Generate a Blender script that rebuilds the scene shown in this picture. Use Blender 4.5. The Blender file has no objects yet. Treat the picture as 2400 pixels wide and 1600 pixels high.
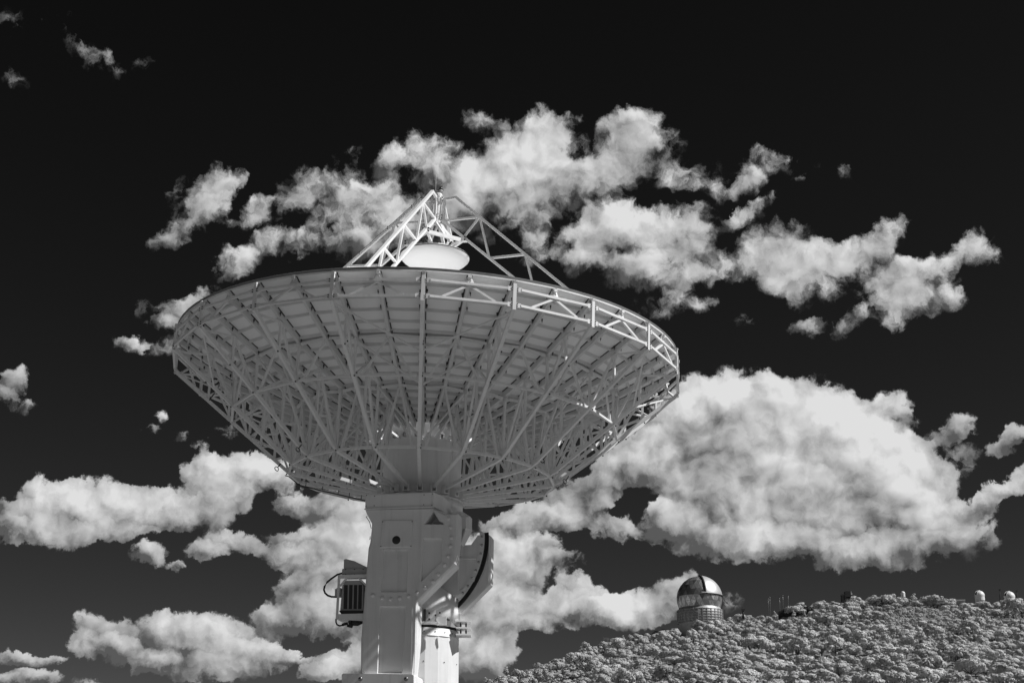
import bpy, bmesh, math, random
import numpy as np
from mathutils import Vector, Matrix, noise as mnoise

random.seed(7)
rng = np.random.default_rng(11)
scene = bpy.context.scene
COL = scene.collection
PI = math.pi

# ------------------------------------------------------------------ camera
FPX = 3520.66                      # focal length measured in pixels of the 2400 px wide photograph
PITCH = math.radians(18.25517)
EYE = 1.7
cam_d = bpy.data.cameras.new("camera")
cam = bpy.data.objects.new("camera", cam_d)
COL.objects.link(cam)
cam.location = (0, 0, EYE)
cam.rotation_euler = (PI / 2 + PITCH, 0, 0)
cam_d.sensor_width = 36.0
cam_d.lens = 36.0 * FPX / 2400.0
cam_d.clip_start = 0.1
cam_d.clip_end = 60000
scene.camera = cam
CP, SP = math.cos(PITCH), math.sin(PITCH)


def ray(px, py):
    u = (px - 1200.0) / FPX
    v = (800.0 - py) / FPX
    return Vector((u, CP - v * SP, SP + v * CP))


def at(px, py, y):
    """world point seen at photo pixel (px, py) on the vertical plane at distance y"""
    d = ray(px, py)
    d = d * (y / d.y)
    return Vector((d.x, d.y, d.z + EYE))


def at_dist(px, py, dist):
    d = ray(px, py)
    k = dist / math.hypot(d.x, d.y)
    return Vector((d.x * k, d.y * k, d.z * k + EYE))


# ------------------------------------------------------------------ sun, sky, exposure
SUN_EL = math.radians(46.5)
SUN_AZ = math.radians(102)         # clockwise from +Y: to the right, a little behind the camera
sun_dir = Vector((math.sin(SUN_AZ) * math.cos(SUN_EL), math.cos(SUN_AZ) * math.cos(SUN_EL), math.sin(SUN_EL)))
sl = bpy.data.lights.new("sun", 'SUN')
sl.energy = 5.0
sl.angle = math.radians(0.53)
sl.color = (1.0, 1.0, 1.0)
so = bpy.data.objects.new("sun", sl)
COL.objects.link(so)
so.location = (60, -20, 80)
so.rotation_euler = (-sun_dir).to_track_quat('-Z', 'Y').to_euler()

scene.view_settings.view_transform = 'Standard'
scene.view_settings.look = 'None'
scene.view_settings.exposure = 0.0
scene.view_settings.gamma = 1.0

world = bpy.data.worlds.new("World")
scene.world = world
world.use_nodes = True
wt = world.node_tree
wt.nodes.clear()


TREE = [wt]


def wn(kind, **kw):
    n = TREE[-1].nodes.new(kind)
    for k, v in kw.items():
        setattr(n, k, v)
    return n


def wire(a, b):
    TREE[-1].links.new(a, b)


def wmath(op, a, b=None, c=None, clamp=False):
    n = TREE[-1].nodes.new("ShaderNodeMath")
    n.operation = op
    n.use_clamp = clamp
    for i, v in enumerate((a, b, c)):
        if v is None:
            continue
        if isinstance(v, (int, float)):
            n.inputs[i].default_value = v
        else:
            TREE[-1].links.new(v, n.inputs[i])
    return n.outputs[0]


def wvec(op, a, b=None, c=None):
    n = TREE[-1].nodes.new("ShaderNodeVectorMath")
    n.operation = op
    for i, v in enumerate((a, b, c)):
        if v is None:
            continue
        if isinstance(v, (tuple, list)):
            n.inputs[i].default_value = v
        else:
            TREE[-1].links.new(v, n.inputs[i])
    return n


def smooth(v, lo, hi):
    n = TREE[-1].nodes.new("ShaderNodeMapRange")
    n.interpolation_type = 'SMOOTHSTEP'
    TREE[-1].links.new(v, n.inputs[0])
    n.inputs[1].default_value = lo
    n.inputs[2].default_value = hi
    return n.outputs[0]


SKY_STRENGTH = 0.1
sky = wn("ShaderNodeTexSky", sky_type='NISHITA', sun_disc=False)
sky.sun_elevation = SUN_EL
sky.sun_rotation = SUN_AZ
sky.altitude = 2000
sky.air_density = 1.0
sky.dust_density = 0.3
sky.ozone_density = 1.0
sepc = wn("ShaderNodeSeparateColor")
wire(sky.outputs[0], sepc.inputs[0])
tc = wn("ShaderNodeTexCoord")
sx = wn("ShaderNodeSeparateXYZ")
wire(tc.outputs['Generated'], sx.inputs[0])
AS = FPX / 100.0                    # cloud map unit: about 100 photo pixels of azimuth / elevation
az = wmath('MULTIPLY', wmath('ARCTAN2', sx.outputs[0], sx.outputs[1]), AS)
el = wmath('MULTIPLY', wmath('ARCSINE', sx.outputs[2]), AS)
cxy = wn("ShaderNodeCombineXYZ")
wire(az, cxy.inputs[0])
wire(el, cxy.inputs[1])
P0 = cxy.outputs[0]


def noise(vec, scale, detail, rough, dist=0.0, color=False, lac=2.0):
    n = TREE[-1].nodes.new("ShaderNodeTexNoise")
    n.noise_dimensions = '3D'
    TREE[-1].links.new(vec, n.inputs['Vector'])
    n.inputs['Scale'].default_value = scale
    n.inputs['Detail'].default_value = detail
    n.inputs['Roughness'].default_value = rough
    n.inputs['Lacunarity'].default_value = lac
    n.inputs['Distortion'].default_value = dist
    return n.outputs['Color' if color else 'Fac']


# domain warp gives the ragged cauliflower outline
w1 = noise(P0, 0.9, 2.0, 0.5, color=True)
w1 = wvec('MULTIPLY', wvec('SUBTRACT', w1, (0.5, 0.5, 0.5)).outputs[0], (0.55, 0.55, 0.0)).outputs[0]
w2 = noise(P0, 3.0, 6.0, 0.64, color=True)
w2 = wvec('MULTIPLY', wvec('SUBTRACT', w2, (0.5, 0.5, 0.5)).outputs[0], (0.52, 0.52, 0.0)).outputs[0]
PW = wvec('ADD', wvec('ADD', P0, w1).outputs[0], w2).outputs[0]

# clouds: (x, y, radius along, radius across, turn in degrees, weight), in photo pixels / 1.0204, turned below into azimuth and elevation
CL = [
 # high wisps far left
 (25,60,44,36,0,.40),(100,58,34,38,0,.40),(158,84,44,40,-30,.44),(196,118,60,28,-30,.40),(240,148,50,36,-30,.44),(335,152,30,24,0,.40),(30,185,34,20,0,.30),
 # upper left puff
 (512,408,50,36,0,1.),(486,448,62,52,60,1.1),(446,500,86,40,30,1.1),(392,540,62,28,30,.95),(412,452,34,26,0,.8),(432,420,26,22,0,.5),
 (592,488,46,32,30,.9),(560,512,60,20,0,.7),
 (690,430,50,44,0,.8),(728,462,74,60,0,.9),(800,448,72,62,0,.95),(862,474,80,58,0,.95),(918,452,66,52,0,.9),(648,484,60,36,30,.6),
 (540,604,50,40,30,.9),(600,572,70,34,30,.9),(664,556,76,32,0,.75),(764,540,80,56,0,.8),(826,566,66,46,0,.7),(886,530,80,56,0,.85),(560,580,60,44,0,.4),(960,520,70,60,0,.9),
 (800,365,46,26,30,.4),
 (930,352,86,44,30,.8),(994,338,66,34,0,.8),(896,376,44,40,0,.6),
 # upper middle bank
 (1216,318,92,60,0,1.1),(1180,390,130,70,0,1.2),(1096,420,120,64,0,1.1),(1010,402,90,46,0,1.),(1286,380,120,70,0,1.2),(1340,416,110,56,0,1.1),
 (1240,446,140,60,0,1.1),(1130,474,140,56,0,1.),(1050,478,80,50,0,1.),(1256,296,56,44,0,.9),(1300,300,56,36,0,.6),(1108,288,64,34,0,.6),(1100,262,40,24,0,.4),
 (1438,316,72,62,0,1.1),(1476,298,62,50,0,1.),(1420,372,80,50,0,1.),(1486,356,60,46,0,.7),(1530,330,46,46,0,.5),(1506,402,76,40,0,.8),(1580,400,80,36,0,.4),(1440,264,50,36,0,.6),
 (1560,430,60,34,0,.5),
 (1396,520,120,56,0,1.1),(1330,560,70,50,0,1.1),(1462,540,150,86,0,1.2),(1556,520,104,66,0,1.1),(1604,576,66,66,0,1.1),(1500,624,116,46,0,1.),(1424,622,80,36,0,.9),(1580,640,62,38,0,.8),(1340,604,60,30,0,.8),
 (1546,702,100,30,0,.75),(1604,700,46,34,0,.6),(1500,730,60,22,0,.5),(1220,580,48,48,0,.75),(1250,520,70,40,0,.6),(1150,530,70,30,0,.5),(1190,500,60,30,0,.4),
 (1742,380,58,40,30,.9),(1716,412,50,36,0,.8),(1796,372,56,30,0,.5),(1700,438,44,26,0,.6),(1856,404,56,22,0,.35),(1940,400,24,18,0,.6),(1650,436,70,28,0,.4),
 (1698,502,66,18,30,.95),(1746,478,52,20,30,.95),
 # upper right bank
 (1742,594,92,48,0,1.1),(1794,560,90,56,0,1.1),(1836,604,116,56,0,1.2),(1906,592,100,42,0,1.1),(1964,572,90,34,0,1.),(2034,546,66,34,30,1.),(2014,622,100,46,0,1.1),(2094,630,110,44,0,1.1),
 (2166,602,100,34,30,1.),(2236,578,66,34,0,.95),(2276,592,46,26,0,.8),(2110,692,90,32,0,1.),(2046,676,80,34,0,.9),(1876,676,66,38,0,.8),(2176,676,50,30,0,.8),(1806,648,70,28,0,.8),(1690,616,50,26,0,.6),
 (1850,746,48,22,0,.7),(1946,748,56,26,30,.75),(1976,722,46,20,0,.5),(2060,735,50,20,0,.4),(1710,742,40,20,0,.3),
 # left of the dish
 (452,696,64,32,30,1.),(410,722,60,36,30,1.),(376,752,44,24,0,.8),(290,790,56,20,0,.95),(345,718,30,24,0,.5),(380,800,60,24,0,.35),
 (28,878,36,32,60,.9),(10,912,26,22,0,.8),(50,934,30,16,0,.45),
 (420,1008,16,16,0,.5),(362,962,14,18,0,.45),(345,992,26,10,0,.4),(530,990,30,14,0,.4),(468,1030,30,18,0,.5),
 # big cumulus, lower right
 (1622,920,76,60,0,1.2),(1706,900,104,52,0,1.2),(1804,930,140,70,0,1.2),(1900,964,126,76,-30,1.2),(1966,1010,130,86,-30,1.2),(1760,1020,230,104,0,1.3),(2050,1066,116,86,-30,1.2),(2104,1130,96,80,0,1.2),
 (1950,1150,210,116,0,1.3),(1700,1150,210,100,0,1.3),(1600,1060,150,86,0,1.2),(1534,970,76,56,30,1.2),(2156,1206,90,56,0,1.1),(2084,1256,104,38,0,1.1),(1950,1272,96,34,0,1.1),(1750,1246,150,42,0,1.2),
 (1560,1216,90,50,-30,1.1),(1450,1060,110,60,30,1.1),(1400,1100,96,50,30,1.),(1340,1136,84,48,0,1.),(1250,1190,96,32,0,.95),(1164,1204,62,22,0,.85),(1640,960,120,80,0,1.2),(1380,1170,80,40,0,.6),
 (2030,928,60,34,0,.7),(2070,950,60,30,0,.5),(2196,984,50,30,30,.8),(2316,1010,56,26,30,.9),(2346,990,40,26,0,.8),(2292,1136,60,24,30,.9),(2336,1110,50,26,30,.9),(2240,1166,56,26,0,.7),(2150,1006,40,20,0,.4),(2200,1060,50,40,0,.4),(2250,1230,50,50,0,.5),
 # lower left bank
 (130,1150,86,52,0,1.2),(60,1192,86,36,0,1.2),(204,1164,106,60,0,1.2),(304,1172,104,46,0,1.2),(392,1172,76,42,0,1.1),(110,1220,120,30,0,1.1),(256,1216,90,22,0,1.),(20,1215,60,30,0,1.),
 (544,1090,116,50,0,1.2),(482,1082,60,44,0,1.1),(606,1072,66,36,0,1.1),(506,1140,86,36,0,1.),(452,1180,86,36,0,1.),(624,1098,54,36,0,1.),
 (664,1150,46,30,0,.7),(700,1170,60,34,0,.7),(776,1160,90,40,0,1.),(806,1192,66,46,0,1.),
 (524,1250,74,32,0,1.2),(470,1266,50,22,0,1.),(345,1276,40,26,0,.75),(402,1300,24,12,0,.6),
 # behind the pedestal
 (744,1240,116,44,0,1.2),(676,1276,84,28,0,1.1),(810,1232,76,50,0,1.2),(790,1326,120,62,0,1.2),(684,1370,86,44,30,1.1),(744,1412,116,44,0,1.2),(636,1424,56,36,0,1.),(820,1410,90,60,0,1.2),(860,1300,90,90,0,1.2),(880,1400,90,80,0,1.2),
 (1140,1262,60,46,0,1.2),(1184,1292,84,56,0,1.2),(1120,1344,96,76,0,1.2),(1184,1398,116,56,0,1.2),(1100,1450,96,64,0,1.2),(1124,1510,74,40,30,1.1),(1284,1392,116,40,0,1.1),(1342,1360,66,40,-30,1.1),(1384,1398,96,32,0,1.1),
 (1452,1400,96,38,0,1.1),(1506,1386,66,40,0,1.1),(1548,1376,56,44,0,.9),(1572,1346,40,26,30,.7),(1258,1264,56,34,0,.9),(1304,1288,50,26,0,.8),(1200,1240,60,40,0,.6),(1250,1430,60,20,0,.6),(1040,1300,90,90,0,1.),
 (1410,1480,40,14,0,.4),(1660,1386,40,22,0,.45),(1280,1545,60,12,0,.3),
 # bottom left
 (232,1448,66,44,0,1.2),(196,1480,40,34,0,1.1),(262,1488,56,32,0,1.1),(404,1448,80,46,0,1.2),(484,1472,96,56,0,1.2),(566,1502,104,40,0,1.2),(634,1494,56,26,0,1.),(360,1516,56,30,0,1.1),(450,1530,120,32,0,1.1),(680,1502,40,18,0,.6),
 (796,1510,80,42,0,1.2),(760,1536,60,24,0,1.),(850,1500,70,60,0,1.),(66,1512,66,14,0,.8),(66,1556,66,20,0,.9),(10,1566,50,18,0,.8),(220,1564,50,14,0,.4),(1010,1480,90,80,0,1.),
 (1220,1192,90,32,0,1.),(1320,1168,90,46,0,1.1),(1410,1214,60,30,0,.75),(1500,1196,56,50,0,.75),
 # clear gaps
 (1440,1142,56,26,30,-1.05),(1482,1176,34,40,0,-1.0),(1396,1176,34,16,0,-.7),(1500,1130,24,20,0,-.5),(640,1205,70,24,0,-.9),(740,1478,90,20,0,-.9),(1130,1172,60,20,0,-.8),(1400,1262,70,26,0,-.5),(580,1310,40,40,0,-.5),(1420,1310,60,22,0,-.5),(1326,1404,70,14,30,-.55),(1350,450,70,30,0,-.45),(1240,500,60,26,0,-.5),(1560,460,80,34,0,-.5),(1180,512,60,26,0,-.4),(700,500,70,22,30,-.35),(860,520,40,30,0,-.4),(1960,630,60,20,0,-.35),
 (1030,425,40,24,0,-.3),(940,410,50,20,0,-.35),(610,1130,60,24,0,-.3),
]
# fine structure, and the same structure a little way towards the sun, for relief
PD = wvec('ADD', P0, w1).outputs[0]
n_a = noise(PW, 1.0, 5.0, 0.52)
n_c = noise(PD, 1.0, 3.0, 0.46)
n_b = noise(wvec('ADD', PD, (0.16, 0.20, 0.0)).outputs[0], 1.0, 3.0, 0.46)
edge = noise(PW, 2.4, 8.0, 0.64)
big = noise(PD, 0.62, 3.0, 0.5)
grain = wmath('ADD', wmath('MULTIPLY', wmath('SUBTRACT', n_a, 0.5), 2.2), wmath('MULTIPLY', wmath('SUBTRACT', edge, 0.5), 2.0))
tone0 = wmath('ADD', 0.33, wmath('MULTIPLY', wmath('SUBTRACT', n_c, n_b), 0.9))
tone0 = wmath('ADD', tone0, wmath('MULTIPLY', wmath('SUBTRACT', big, 0.5), 1.0))
tone0 = wmath('ADD', tone0, wmath('MULTIPLY', wmath('SUBTRACT', edge, 0.5), 0.24))
hi_ = smooth(el, 9.0, 12.5)                        # the higher clouds are thinner and softer
grain = wmath('MULTIPLY_ADD', grain, wmath('MULTIPLY_ADD', hi_, 0.25, 1.0), wmath('MULTIPLY', hi_, -0.10))
soft = wmath('MULTIPLY_ADD', hi_, 0.68, 0.52)      # upper end of the edge ramp
base = wmath('MULTIPLY', wmath('POWER', wmath('MAXIMUM', sepc.outputs[0], 0.0), 1.81), 0.0611)


def backdrop(colour):
    n = wn("ShaderNodeBackground")
    wire(colour, n.inputs[0])
    n.inputs[1].default_value = SKY_STRENGTH
    return n.outputs[0]


def place(c):
    d = ray(c[0] * 1.0204, c[1] * 1.0204).normalized()
    return (math.atan2(d.x, d.y) * AS, math.asin(d.z) * AS, c[2] * 1.2 / 100, c[3] * 1.2 / 100, c[4], c[5] * .85 if c[5] > .5 or c[5] < 0 else c[5] * .7)


BL = [place(c) for c in CL]
# parts of the clouds that lie in the shade of higher heads, or catch the sun
SHADE = [place(c) for c in ((1640,1120,170,90,0,-.15),(1590,1000,90,46,0,-.12),(1950,1000,170,90,0,.08),(2050,1200,120,70,0,.07),(1420,1090,130,70,0,-.12),(1320,1150,110,50,0,-.12),(100,1196,140,26,0,-.12),
                            (1310,470,120,46,0,-.10),(430,1520,120,30,0,-.08),(700,1360,70,60,0,-.14),(690,1425,110,34,0,-.10),(130,1130,120,40,0,.08),(1700,900,120,40,0,.10),(1500,540,110,60,0,.06),(1210,360,90,50,0,.06),(560,1085,100,30,0,.05),(760,1170,90,40,0,-.08))]


def leaf(blobs, box):
    if not any(b_[5] > 0 for b_ in blobs):
        return backdrop(base)
    g = bpy.data.node_groups.new("cloud_patch", 'ShaderNodeTree')
    for nm, tp in (("position", 'NodeSocketVector'), ("grain", 'NodeSocketFloat'), ("tone", 'NodeSocketFloat'), ("soft", 'NodeSocketFloat'), ("base", 'NodeSocketFloat')):
        g.interface.new_socket(nm, in_out='INPUT', socket_type=tp)
    g.interface.new_socket("sky", in_out='OUTPUT', socket_type='NodeSocketShader')
    TREE.append(g)
    gi = wn("NodeGroupInput")
    pos, grain_, tone_, soft_, base_ = gi.outputs[0:5]
    # the running vector carries the warped position in x, y and the cloud cover gathered so far in z
    V = pos
    N = None
    for deg in (0, 30, -30, 60):
        sel = [b_ for b_ in blobs if b_[4] == deg]
        if not sel:
            continue
        c_, s_ = math.cos(math.radians(deg)), math.sin(math.radians(deg))
        cc = wn("ShaderNodeCombineXYZ")
        wire(wvec('DOT_PRODUCT', pos, (c_, s_, 0)).outputs['Value'], cc.inputs[0])
        wire(wvec('DOT_PRODUCT', pos, (-s_, c_, 0)).outputs['Value'], cc.inputs[1])
        wire(wvec('DOT_PRODUCT', V, (0, 0, 1)).outputs['Value'], cc.inputs[2])
        V = cc.outputs[0]
        for (a_, e_, ra_, rb_, dg, wgt) in sel:
            cu, cv = c_ * a_ + s_ * e_, -s_ * a_ + c_ * e_
            q = wvec('MULTIPLY_ADD', V, (1 / ra_, 1 / rb_, 0), (-cu / ra_, -cv / rb_, 0)).outputs[0]
            dd = wvec('DOT_PRODUCT', q, q).outputs['Value']
            f_ = wmath('SUBTRACT', 1.0, dd, clamp=True)
            V = wvec('MULTIPLY_ADD', f_, (0, 0, wgt), V).outputs[0]
            if wgt > .3:
                lit = wmath('MULTIPLY', wvec('DOT_PRODUCT', q, (.3 * c_ + .95 * s_, -.3 * s_ + .95 * c_, 0)).outputs['Value'], f_)
                N = lit if N is None else wmath('ADD', N, lit)
    S = wmath('MINIMUM', wvec('DOT_PRODUCT', V, (0, 0, 1)).outputs['Value'], 1.6)
    dens = wmath('ADD', S, grain_)
    ramp = wn("ShaderNodeMapRange", interpolation_type='SMOOTHSTEP')
    wire(dens, ramp.inputs[0])
    ramp.inputs[1].default_value = 0.06
    wire(soft_, ramp.inputs[2])
    alpha = wmath('MULTIPLY', ramp.outputs[0], smooth(S, 0.02, 0.30))
    tone = wmath('ADD', tone_, wmath('MULTIPLY', smooth(dens, 0.4, 1.9), 0.20))
    T = None
    for (a_, e_, ra_, rb_, dg, amt) in [b_ for b_ in SHADE if hits(b_, box)]:
        q = wvec('MULTIPLY_ADD', pos, (1 / ra_, 1 / rb_, 0), (-a_ / ra_, -e_ / rb_, 0)).outputs[0]
        f_ = wmath('SUBTRACT', 1.0, wvec('DOT_PRODUCT', q, q).outputs['Value'], clamp=True)
        T = wmath('MULTIPLY_ADD', f_, amt / .85, T if T is not None else 0.0)
    if T is not None:
        tone = wmath('ADD', tone, T)
    if N is not None:
        tone = wmath('ADD', tone, wmath('MULTIPLY', wmath('DIVIDE', N, wmath('ADD', S, .5)), 0.55))
    tone = wmath('MAXIMUM', wmath('MINIMUM', tone, 0.74), 0.10)
    mixn = wn("ShaderNodeMix", data_type='FLOAT')
    wire(alpha, mixn.inputs[0])
    wire(base_, mixn.inputs[2])
    wire(wmath('MULTIPLY', tone, 1.0 / SKY_STRENGTH), mixn.inputs[3])
    go = wn("NodeGroupOutput")
    wire(backdrop(mixn.outputs[0]), go.inputs[0])
    TREE.pop()
    use = wn("ShaderNodeGroup", node_tree=g)
    for i_, v_ in enumerate((PW, grain, tone0, soft, base)):
        wire(v_, use.inputs[i_])
    return use.outputs[0]


def hits(b_, box):
    m = 0.5
    r_ = max(b_[2], b_[3]) if b_[4] else None
    rx, ry = (r_, r_) if r_ else (b_[2], b_[3])
    return box[0] - m < b_[0] + rx and box[1] + m > b_[0] - rx and box[2] - m < b_[1] + ry and box[3] + m > b_[1] - ry


def choose(first, second, which):
    n = wn("ShaderNodeMixShader")
    wire(which, n.inputs[0])
    wire(first, n.inputs[1])
    wire(second, n.inputs[2])
    return n.outputs[0]


def split(blobs, box, depth):
    """patches of sky, so that each direction only looks at the clouds near it"""
    sel = [b_ for b_ in blobs if hits(b_, box)]
    if len(sel) <= 9 or depth == 0:
        return leaf(sel, box)
    best = None
    for ax in (0, 2):
        for t in (.35, .5, .65):
            m = box[ax] + (box[ax + 1] - box[ax]) * t
            b1, b2 = list(box), list(box)
            b1[ax + 1] = m
            b2[ax] = m
            cost = t * sum(hits(b_, b1) for b_ in sel) + (1 - t) * sum(hits(b_, b2) for b_ in sel)
            if best is None or cost < best[0]:
                best = (cost, ax, m, b1, b2)
    _, ax, m, b1, b2 = best
    return choose(split(sel, b1, depth - 1), split(sel, b2, depth - 1), wmath('GREATER_THAN', az if ax == 0 else el, m))


BOX = [min(b_[0] - b_[2] for b_ in BL) - .6, max(b_[0] + b_[2] for b_ in BL) + .6, min(b_[1] - b_[3] for b_ in BL) - .6, max(b_[1] + b_[3] for b_ in BL) + .6]
inside = wmath('MULTIPLY', wmath('MULTIPLY', wmath('GREATER_THAN', az, BOX[0]), wmath('LESS_THAN', az, BOX[1])),
               wmath('MULTIPLY', wmath('GREATER_THAN', el, BOX[2]), wmath('LESS_THAN', el, BOX[3])))
heaven = choose(backdrop(base), split(BL, BOX, 7), inside)
world.cycles.sampling_method = 'NONE'
wo = wn("ShaderNodeOutputWorld")
wire(heaven, wo.inputs[0])

# ------------------------------------------------------------------ materials
def mat(name, col, rough=0.5, metal=0.0, var=0.0, scale=3.0, bump=0.0, spec=0.5):
    m = bpy.data.materials.new(name)
    m.use_nodes = True
    nt = m.node_tree
    b = nt.nodes['Principled BSDF']
    b.inputs['Base Color'].default_value = (col, col, col, 1)
    b.inputs['Roughness'].default_value = rough
    b.inputs['Metallic'].default_value = metal
    b.inputs['Specular IOR Level'].default_value = spec
    if var or bump:
        t = nt.nodes.new('ShaderNodeTexCoord')
        n = nt.nodes.new('ShaderNodeTexNoise')
        n.inputs['Scale'].default_value = scale
        n.inputs['Detail'].default_value = 6
        n.inputs['Roughness'].default_value = 0.62
        nt.links.new(t.outputs['Object'], n.inputs['Vector'])
        r = nt.nodes.new('ShaderNodeMapRange')
        r.inputs[1].default_value = 0.3
        r.inputs[2].default_value = 0.7
        r.inputs[3].default_value = max(0.0, col - var)
        r.inputs[4].default_value = min(1.0, col + var)
        nt.links.new(n.outputs['Fac'], r.inputs[0])
        if name == "white_paint":
            mp = nt.nodes.new('ShaderNodeMapping')
            mp.inputs['Scale'].default_value = (9, 9, .55)
            nt.links.new(t.outputs['Object'], mp.inputs['Vector'])
            n2 = nt.nodes.new('ShaderNodeTexNoise')
            n2.inputs['Scale'].default_value = 1.0
            n2.inputs['Detail'].default_value = 5
            nt.links.new(mp.outputs[0], n2.inputs['Vector'])
            r2 = nt.nodes.new('ShaderNodeMapRange')
            for i_, v_ in ((1, .52), (2, .75), (3, 1.0), (4, .87)):
                r2.inputs[i_].default_value = v_
            nt.links.new(n2.outputs['Fac'], r2.inputs[0])
            mu = nt.nodes.new('ShaderNodeMath')
            mu.operation = 'MULTIPLY'
            nt.links.new(r.outputs[0], mu.inputs[0])
            nt.links.new(r2.outputs[0], mu.inputs[1])
            nt.links.new(mu.outputs[0], b.inputs['Base Color'])
        else:
            nt.links.new(r.outputs[0], b.inputs['Base Color'])
        if bump:
            bp = nt.nodes.new('ShaderNodeBump')
            bp.inputs['Strength'].default_value = bump
            bp.inputs['Distance'].default_value = 0.02
            nt.links.new(n.outputs['Fac'], bp.inputs['Height'])
            nt.links.new(bp.outputs[0], b.inputs['Normal'])
    return m


M_WHITE = mat("white_paint", 0.80, 0.45, 0, 0.05, 1.3)
M_PANEL = mat("panel_back_paint", 0.70, 0.5, 0, 0.05, 2.0)
M_MIRROR = mat("reflector_paint", 0.92, 0.6, 0, 0.02, 2.0)
M_EDGE = mat("bare_panel_edge", 0.22, 0.5, 0.2, 0.03, 3)
M_STEEL = mat("galvanised_steel", 0.45, 0.45, 0.5, 0.05, 8)
M_GREY = mat("grey_paint", 0.42, 0.5, 0, 0.04, 4)
M_DARK = mat("dark_rubber", 0.02, 0.6)
M_BOLT_GAP = mat("dark_bolt_and_gap_shade", 0.05, 0.45, 0.3)
M_GRILL = mat("dark_grille", 0.03, 0.6)
M_CONC = mat("concrete", 0.35, 0.85, 0, 0.06, 1.5, 0.2)


# ------------------------------------------------------------------ mesh helper
VIEW = [lambda p: p]                # placement applied to the vertices of whatever is being built


class MB:
    def __init__(self):
        self.v, self.f, self.s, self.mi, self.m = [], [], [], [], 0

    def add(self, vs, fs, smooth_=False):
        o = len(self.v)
        self.v += [tuple(p) for p in vs]
        self.f += [tuple(i + o for i in f) for f in fs]
        self.s += [smooth_] * len(fs)
        self.mi += [self.m] * len(fs)

    def beam(self, a, b, w, h=None, up=(0, 0, 1)):
        h = h or w
        a, b = Vector(a), Vector(b)
        d = (b - a)
        if d.length < 1e-6:
            return
        d.normalize()
        u = Vector(up)
        if abs(d.dot(u)) > 0.98:
            u = Vector((1, 0, 0))
        x = d.cross(u).normalized()
        z = x.cross(d).normalized()
        p = []
        for c in (a, b):
            for sx_, sz_ in ((-1, -1), (1, -1), (1, 1), (-1, 1)):
                p.append(c + x * (sx_ * w / 2) + z * (sz_ * h / 2))
        self.add(p, [(0, 1, 2, 3), (7, 6, 5, 4), (0, 4, 5, 1), (1, 5, 6, 2), (2, 6, 7, 3), (3, 7, 4, 0)])

    def box(self, c, size, ax=None):
        c = Vector(c)
        X, Y, Z = ax or (Vector((1, 0, 0)), Vector((0, 1, 0)), Vector((0, 0, 1)))
        p = []
        for k in range(8):
            p.append(c + X * ((k & 1) - .5) * size[0] + Y * ((k >> 1 & 1) - .5) * size[1] + Z * ((k >> 2 & 1) - .5) * size[2])
        self.add(p, [(0, 2, 3, 1), (4, 5, 7, 6), (0, 1, 5, 4), (2, 6, 7, 3), (0, 4, 6, 2), (1, 3, 7, 5)])

    def prism(self, front, back):
        """front, back: matching loops of 3-D points"""
        n = len(front)
        self.add(list(front) + list(back), [tuple(range(n)), tuple(range(2 * n - 1, n - 1, -1))] + [(i, n + i, n + (i + 1) % n, (i + 1) % n) for i in range(n)])

    def tube(self, pts, r, n=8, closed=False):
        pts = [Vector(p) for p in pts]
        m = len(pts)
        rings = []
        for i, p in enumerate(pts):
            a = pts[i - 1] if (i or closed) else pts[i]
            b = pts[(i + 1) % m] if (i < m - 1 or closed) else pts[i]
            d = (b - a).normalized()
            u = Vector((0, 0, 1)) if abs(d.z) < .9 else Vector((1, 0, 0))
            x = d.cross(u).normalized()
            z = x.cross(d)
            rr = r[i] if isinstance(r, (list, tuple)) else r
            rings.append([p + (x * math.cos(t * 2 * PI / n) + z * math.sin(t * 2 * PI / n)) * rr for t in range(n)])
        vs = [q for rg in rings for q in rg]
        fs = []
        for i in range(m if closed else m - 1):
            j = (i + 1) % m
            for t in range(n):
                fs.append((i * n + t, i * n + (t + 1) % n, j * n + (t + 1) % n, j * n + t))
        self.add(vs, fs, True)
        if not closed:
            self.add(rings[0], [tuple(range(n - 1, -1, -1))])
            self.add(rings[-1], [tuple(range(n))])

    def lathe(self, prof, n=32, smooth_=True, T=lambda p: p, a0=0.0, a1=2 * PI):
        """prof: (r, z) pairs; T maps local to world"""
        full = abs(a1 - a0 - 2 * PI) < 1e-6
        steps = n if full else n + 1
        for (r0, z0), (r1, z1) in zip(prof[:-1], prof[1:]):
            vs = []
            for i in range(steps):
                t = a0 + (a1 - a0) * i / n
                vs += [T(Vector((r0 * math.cos(t), r0 * math.sin(t), z0))), T(Vector((r1 * math.cos(t), r1 * math.sin(t), z1)))]
            fs = []
            for i in range(n):
                j = (i + 1) % steps
                fs.append((2 * i, 2 * j, 2 * j + 1, 2 * i + 1))
            self.add(vs, fs, smooth_)

    def build(self, name, m, parent=None, origin=None):
        me = bpy.data.meshes.new(name)
        org = Vector(origin) if origin is not None else Vector((0, 0, 0))
        me.from_pydata([tuple(VIEW[-1](Vector(p)) - org) for p in self.v], [], self.f)
        me.polygons.foreach_set('use_smooth', self.s)
        for m1 in (m if isinstance(m, (list, tuple)) else [m]):
            me.materials.append(m1)
        me.polygons.foreach_set('material_index', self.mi)
        bm = bmesh.new()
        bm.from_mesh(me)
        bmesh.ops.remove_doubles(bm, verts=bm.verts, dist=1e-5)
        bmesh.ops.recalc_face_normals(bm, faces=bm.faces)
        bm.to_mesh(me)
        bm.free()
        o = bpy.data.objects.new(name, me)
        COL.objects.link(o)
        if parent is not None:
            o.parent = parent
        else:
            o.location = org
        return o


def tag(o, label=None, cat=None, group=None, kind=None):
    for k, v in (('label', label), ('category', cat), ('group', group), ('kind', kind)):
        if v:
            o[k] = v
    return o


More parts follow.
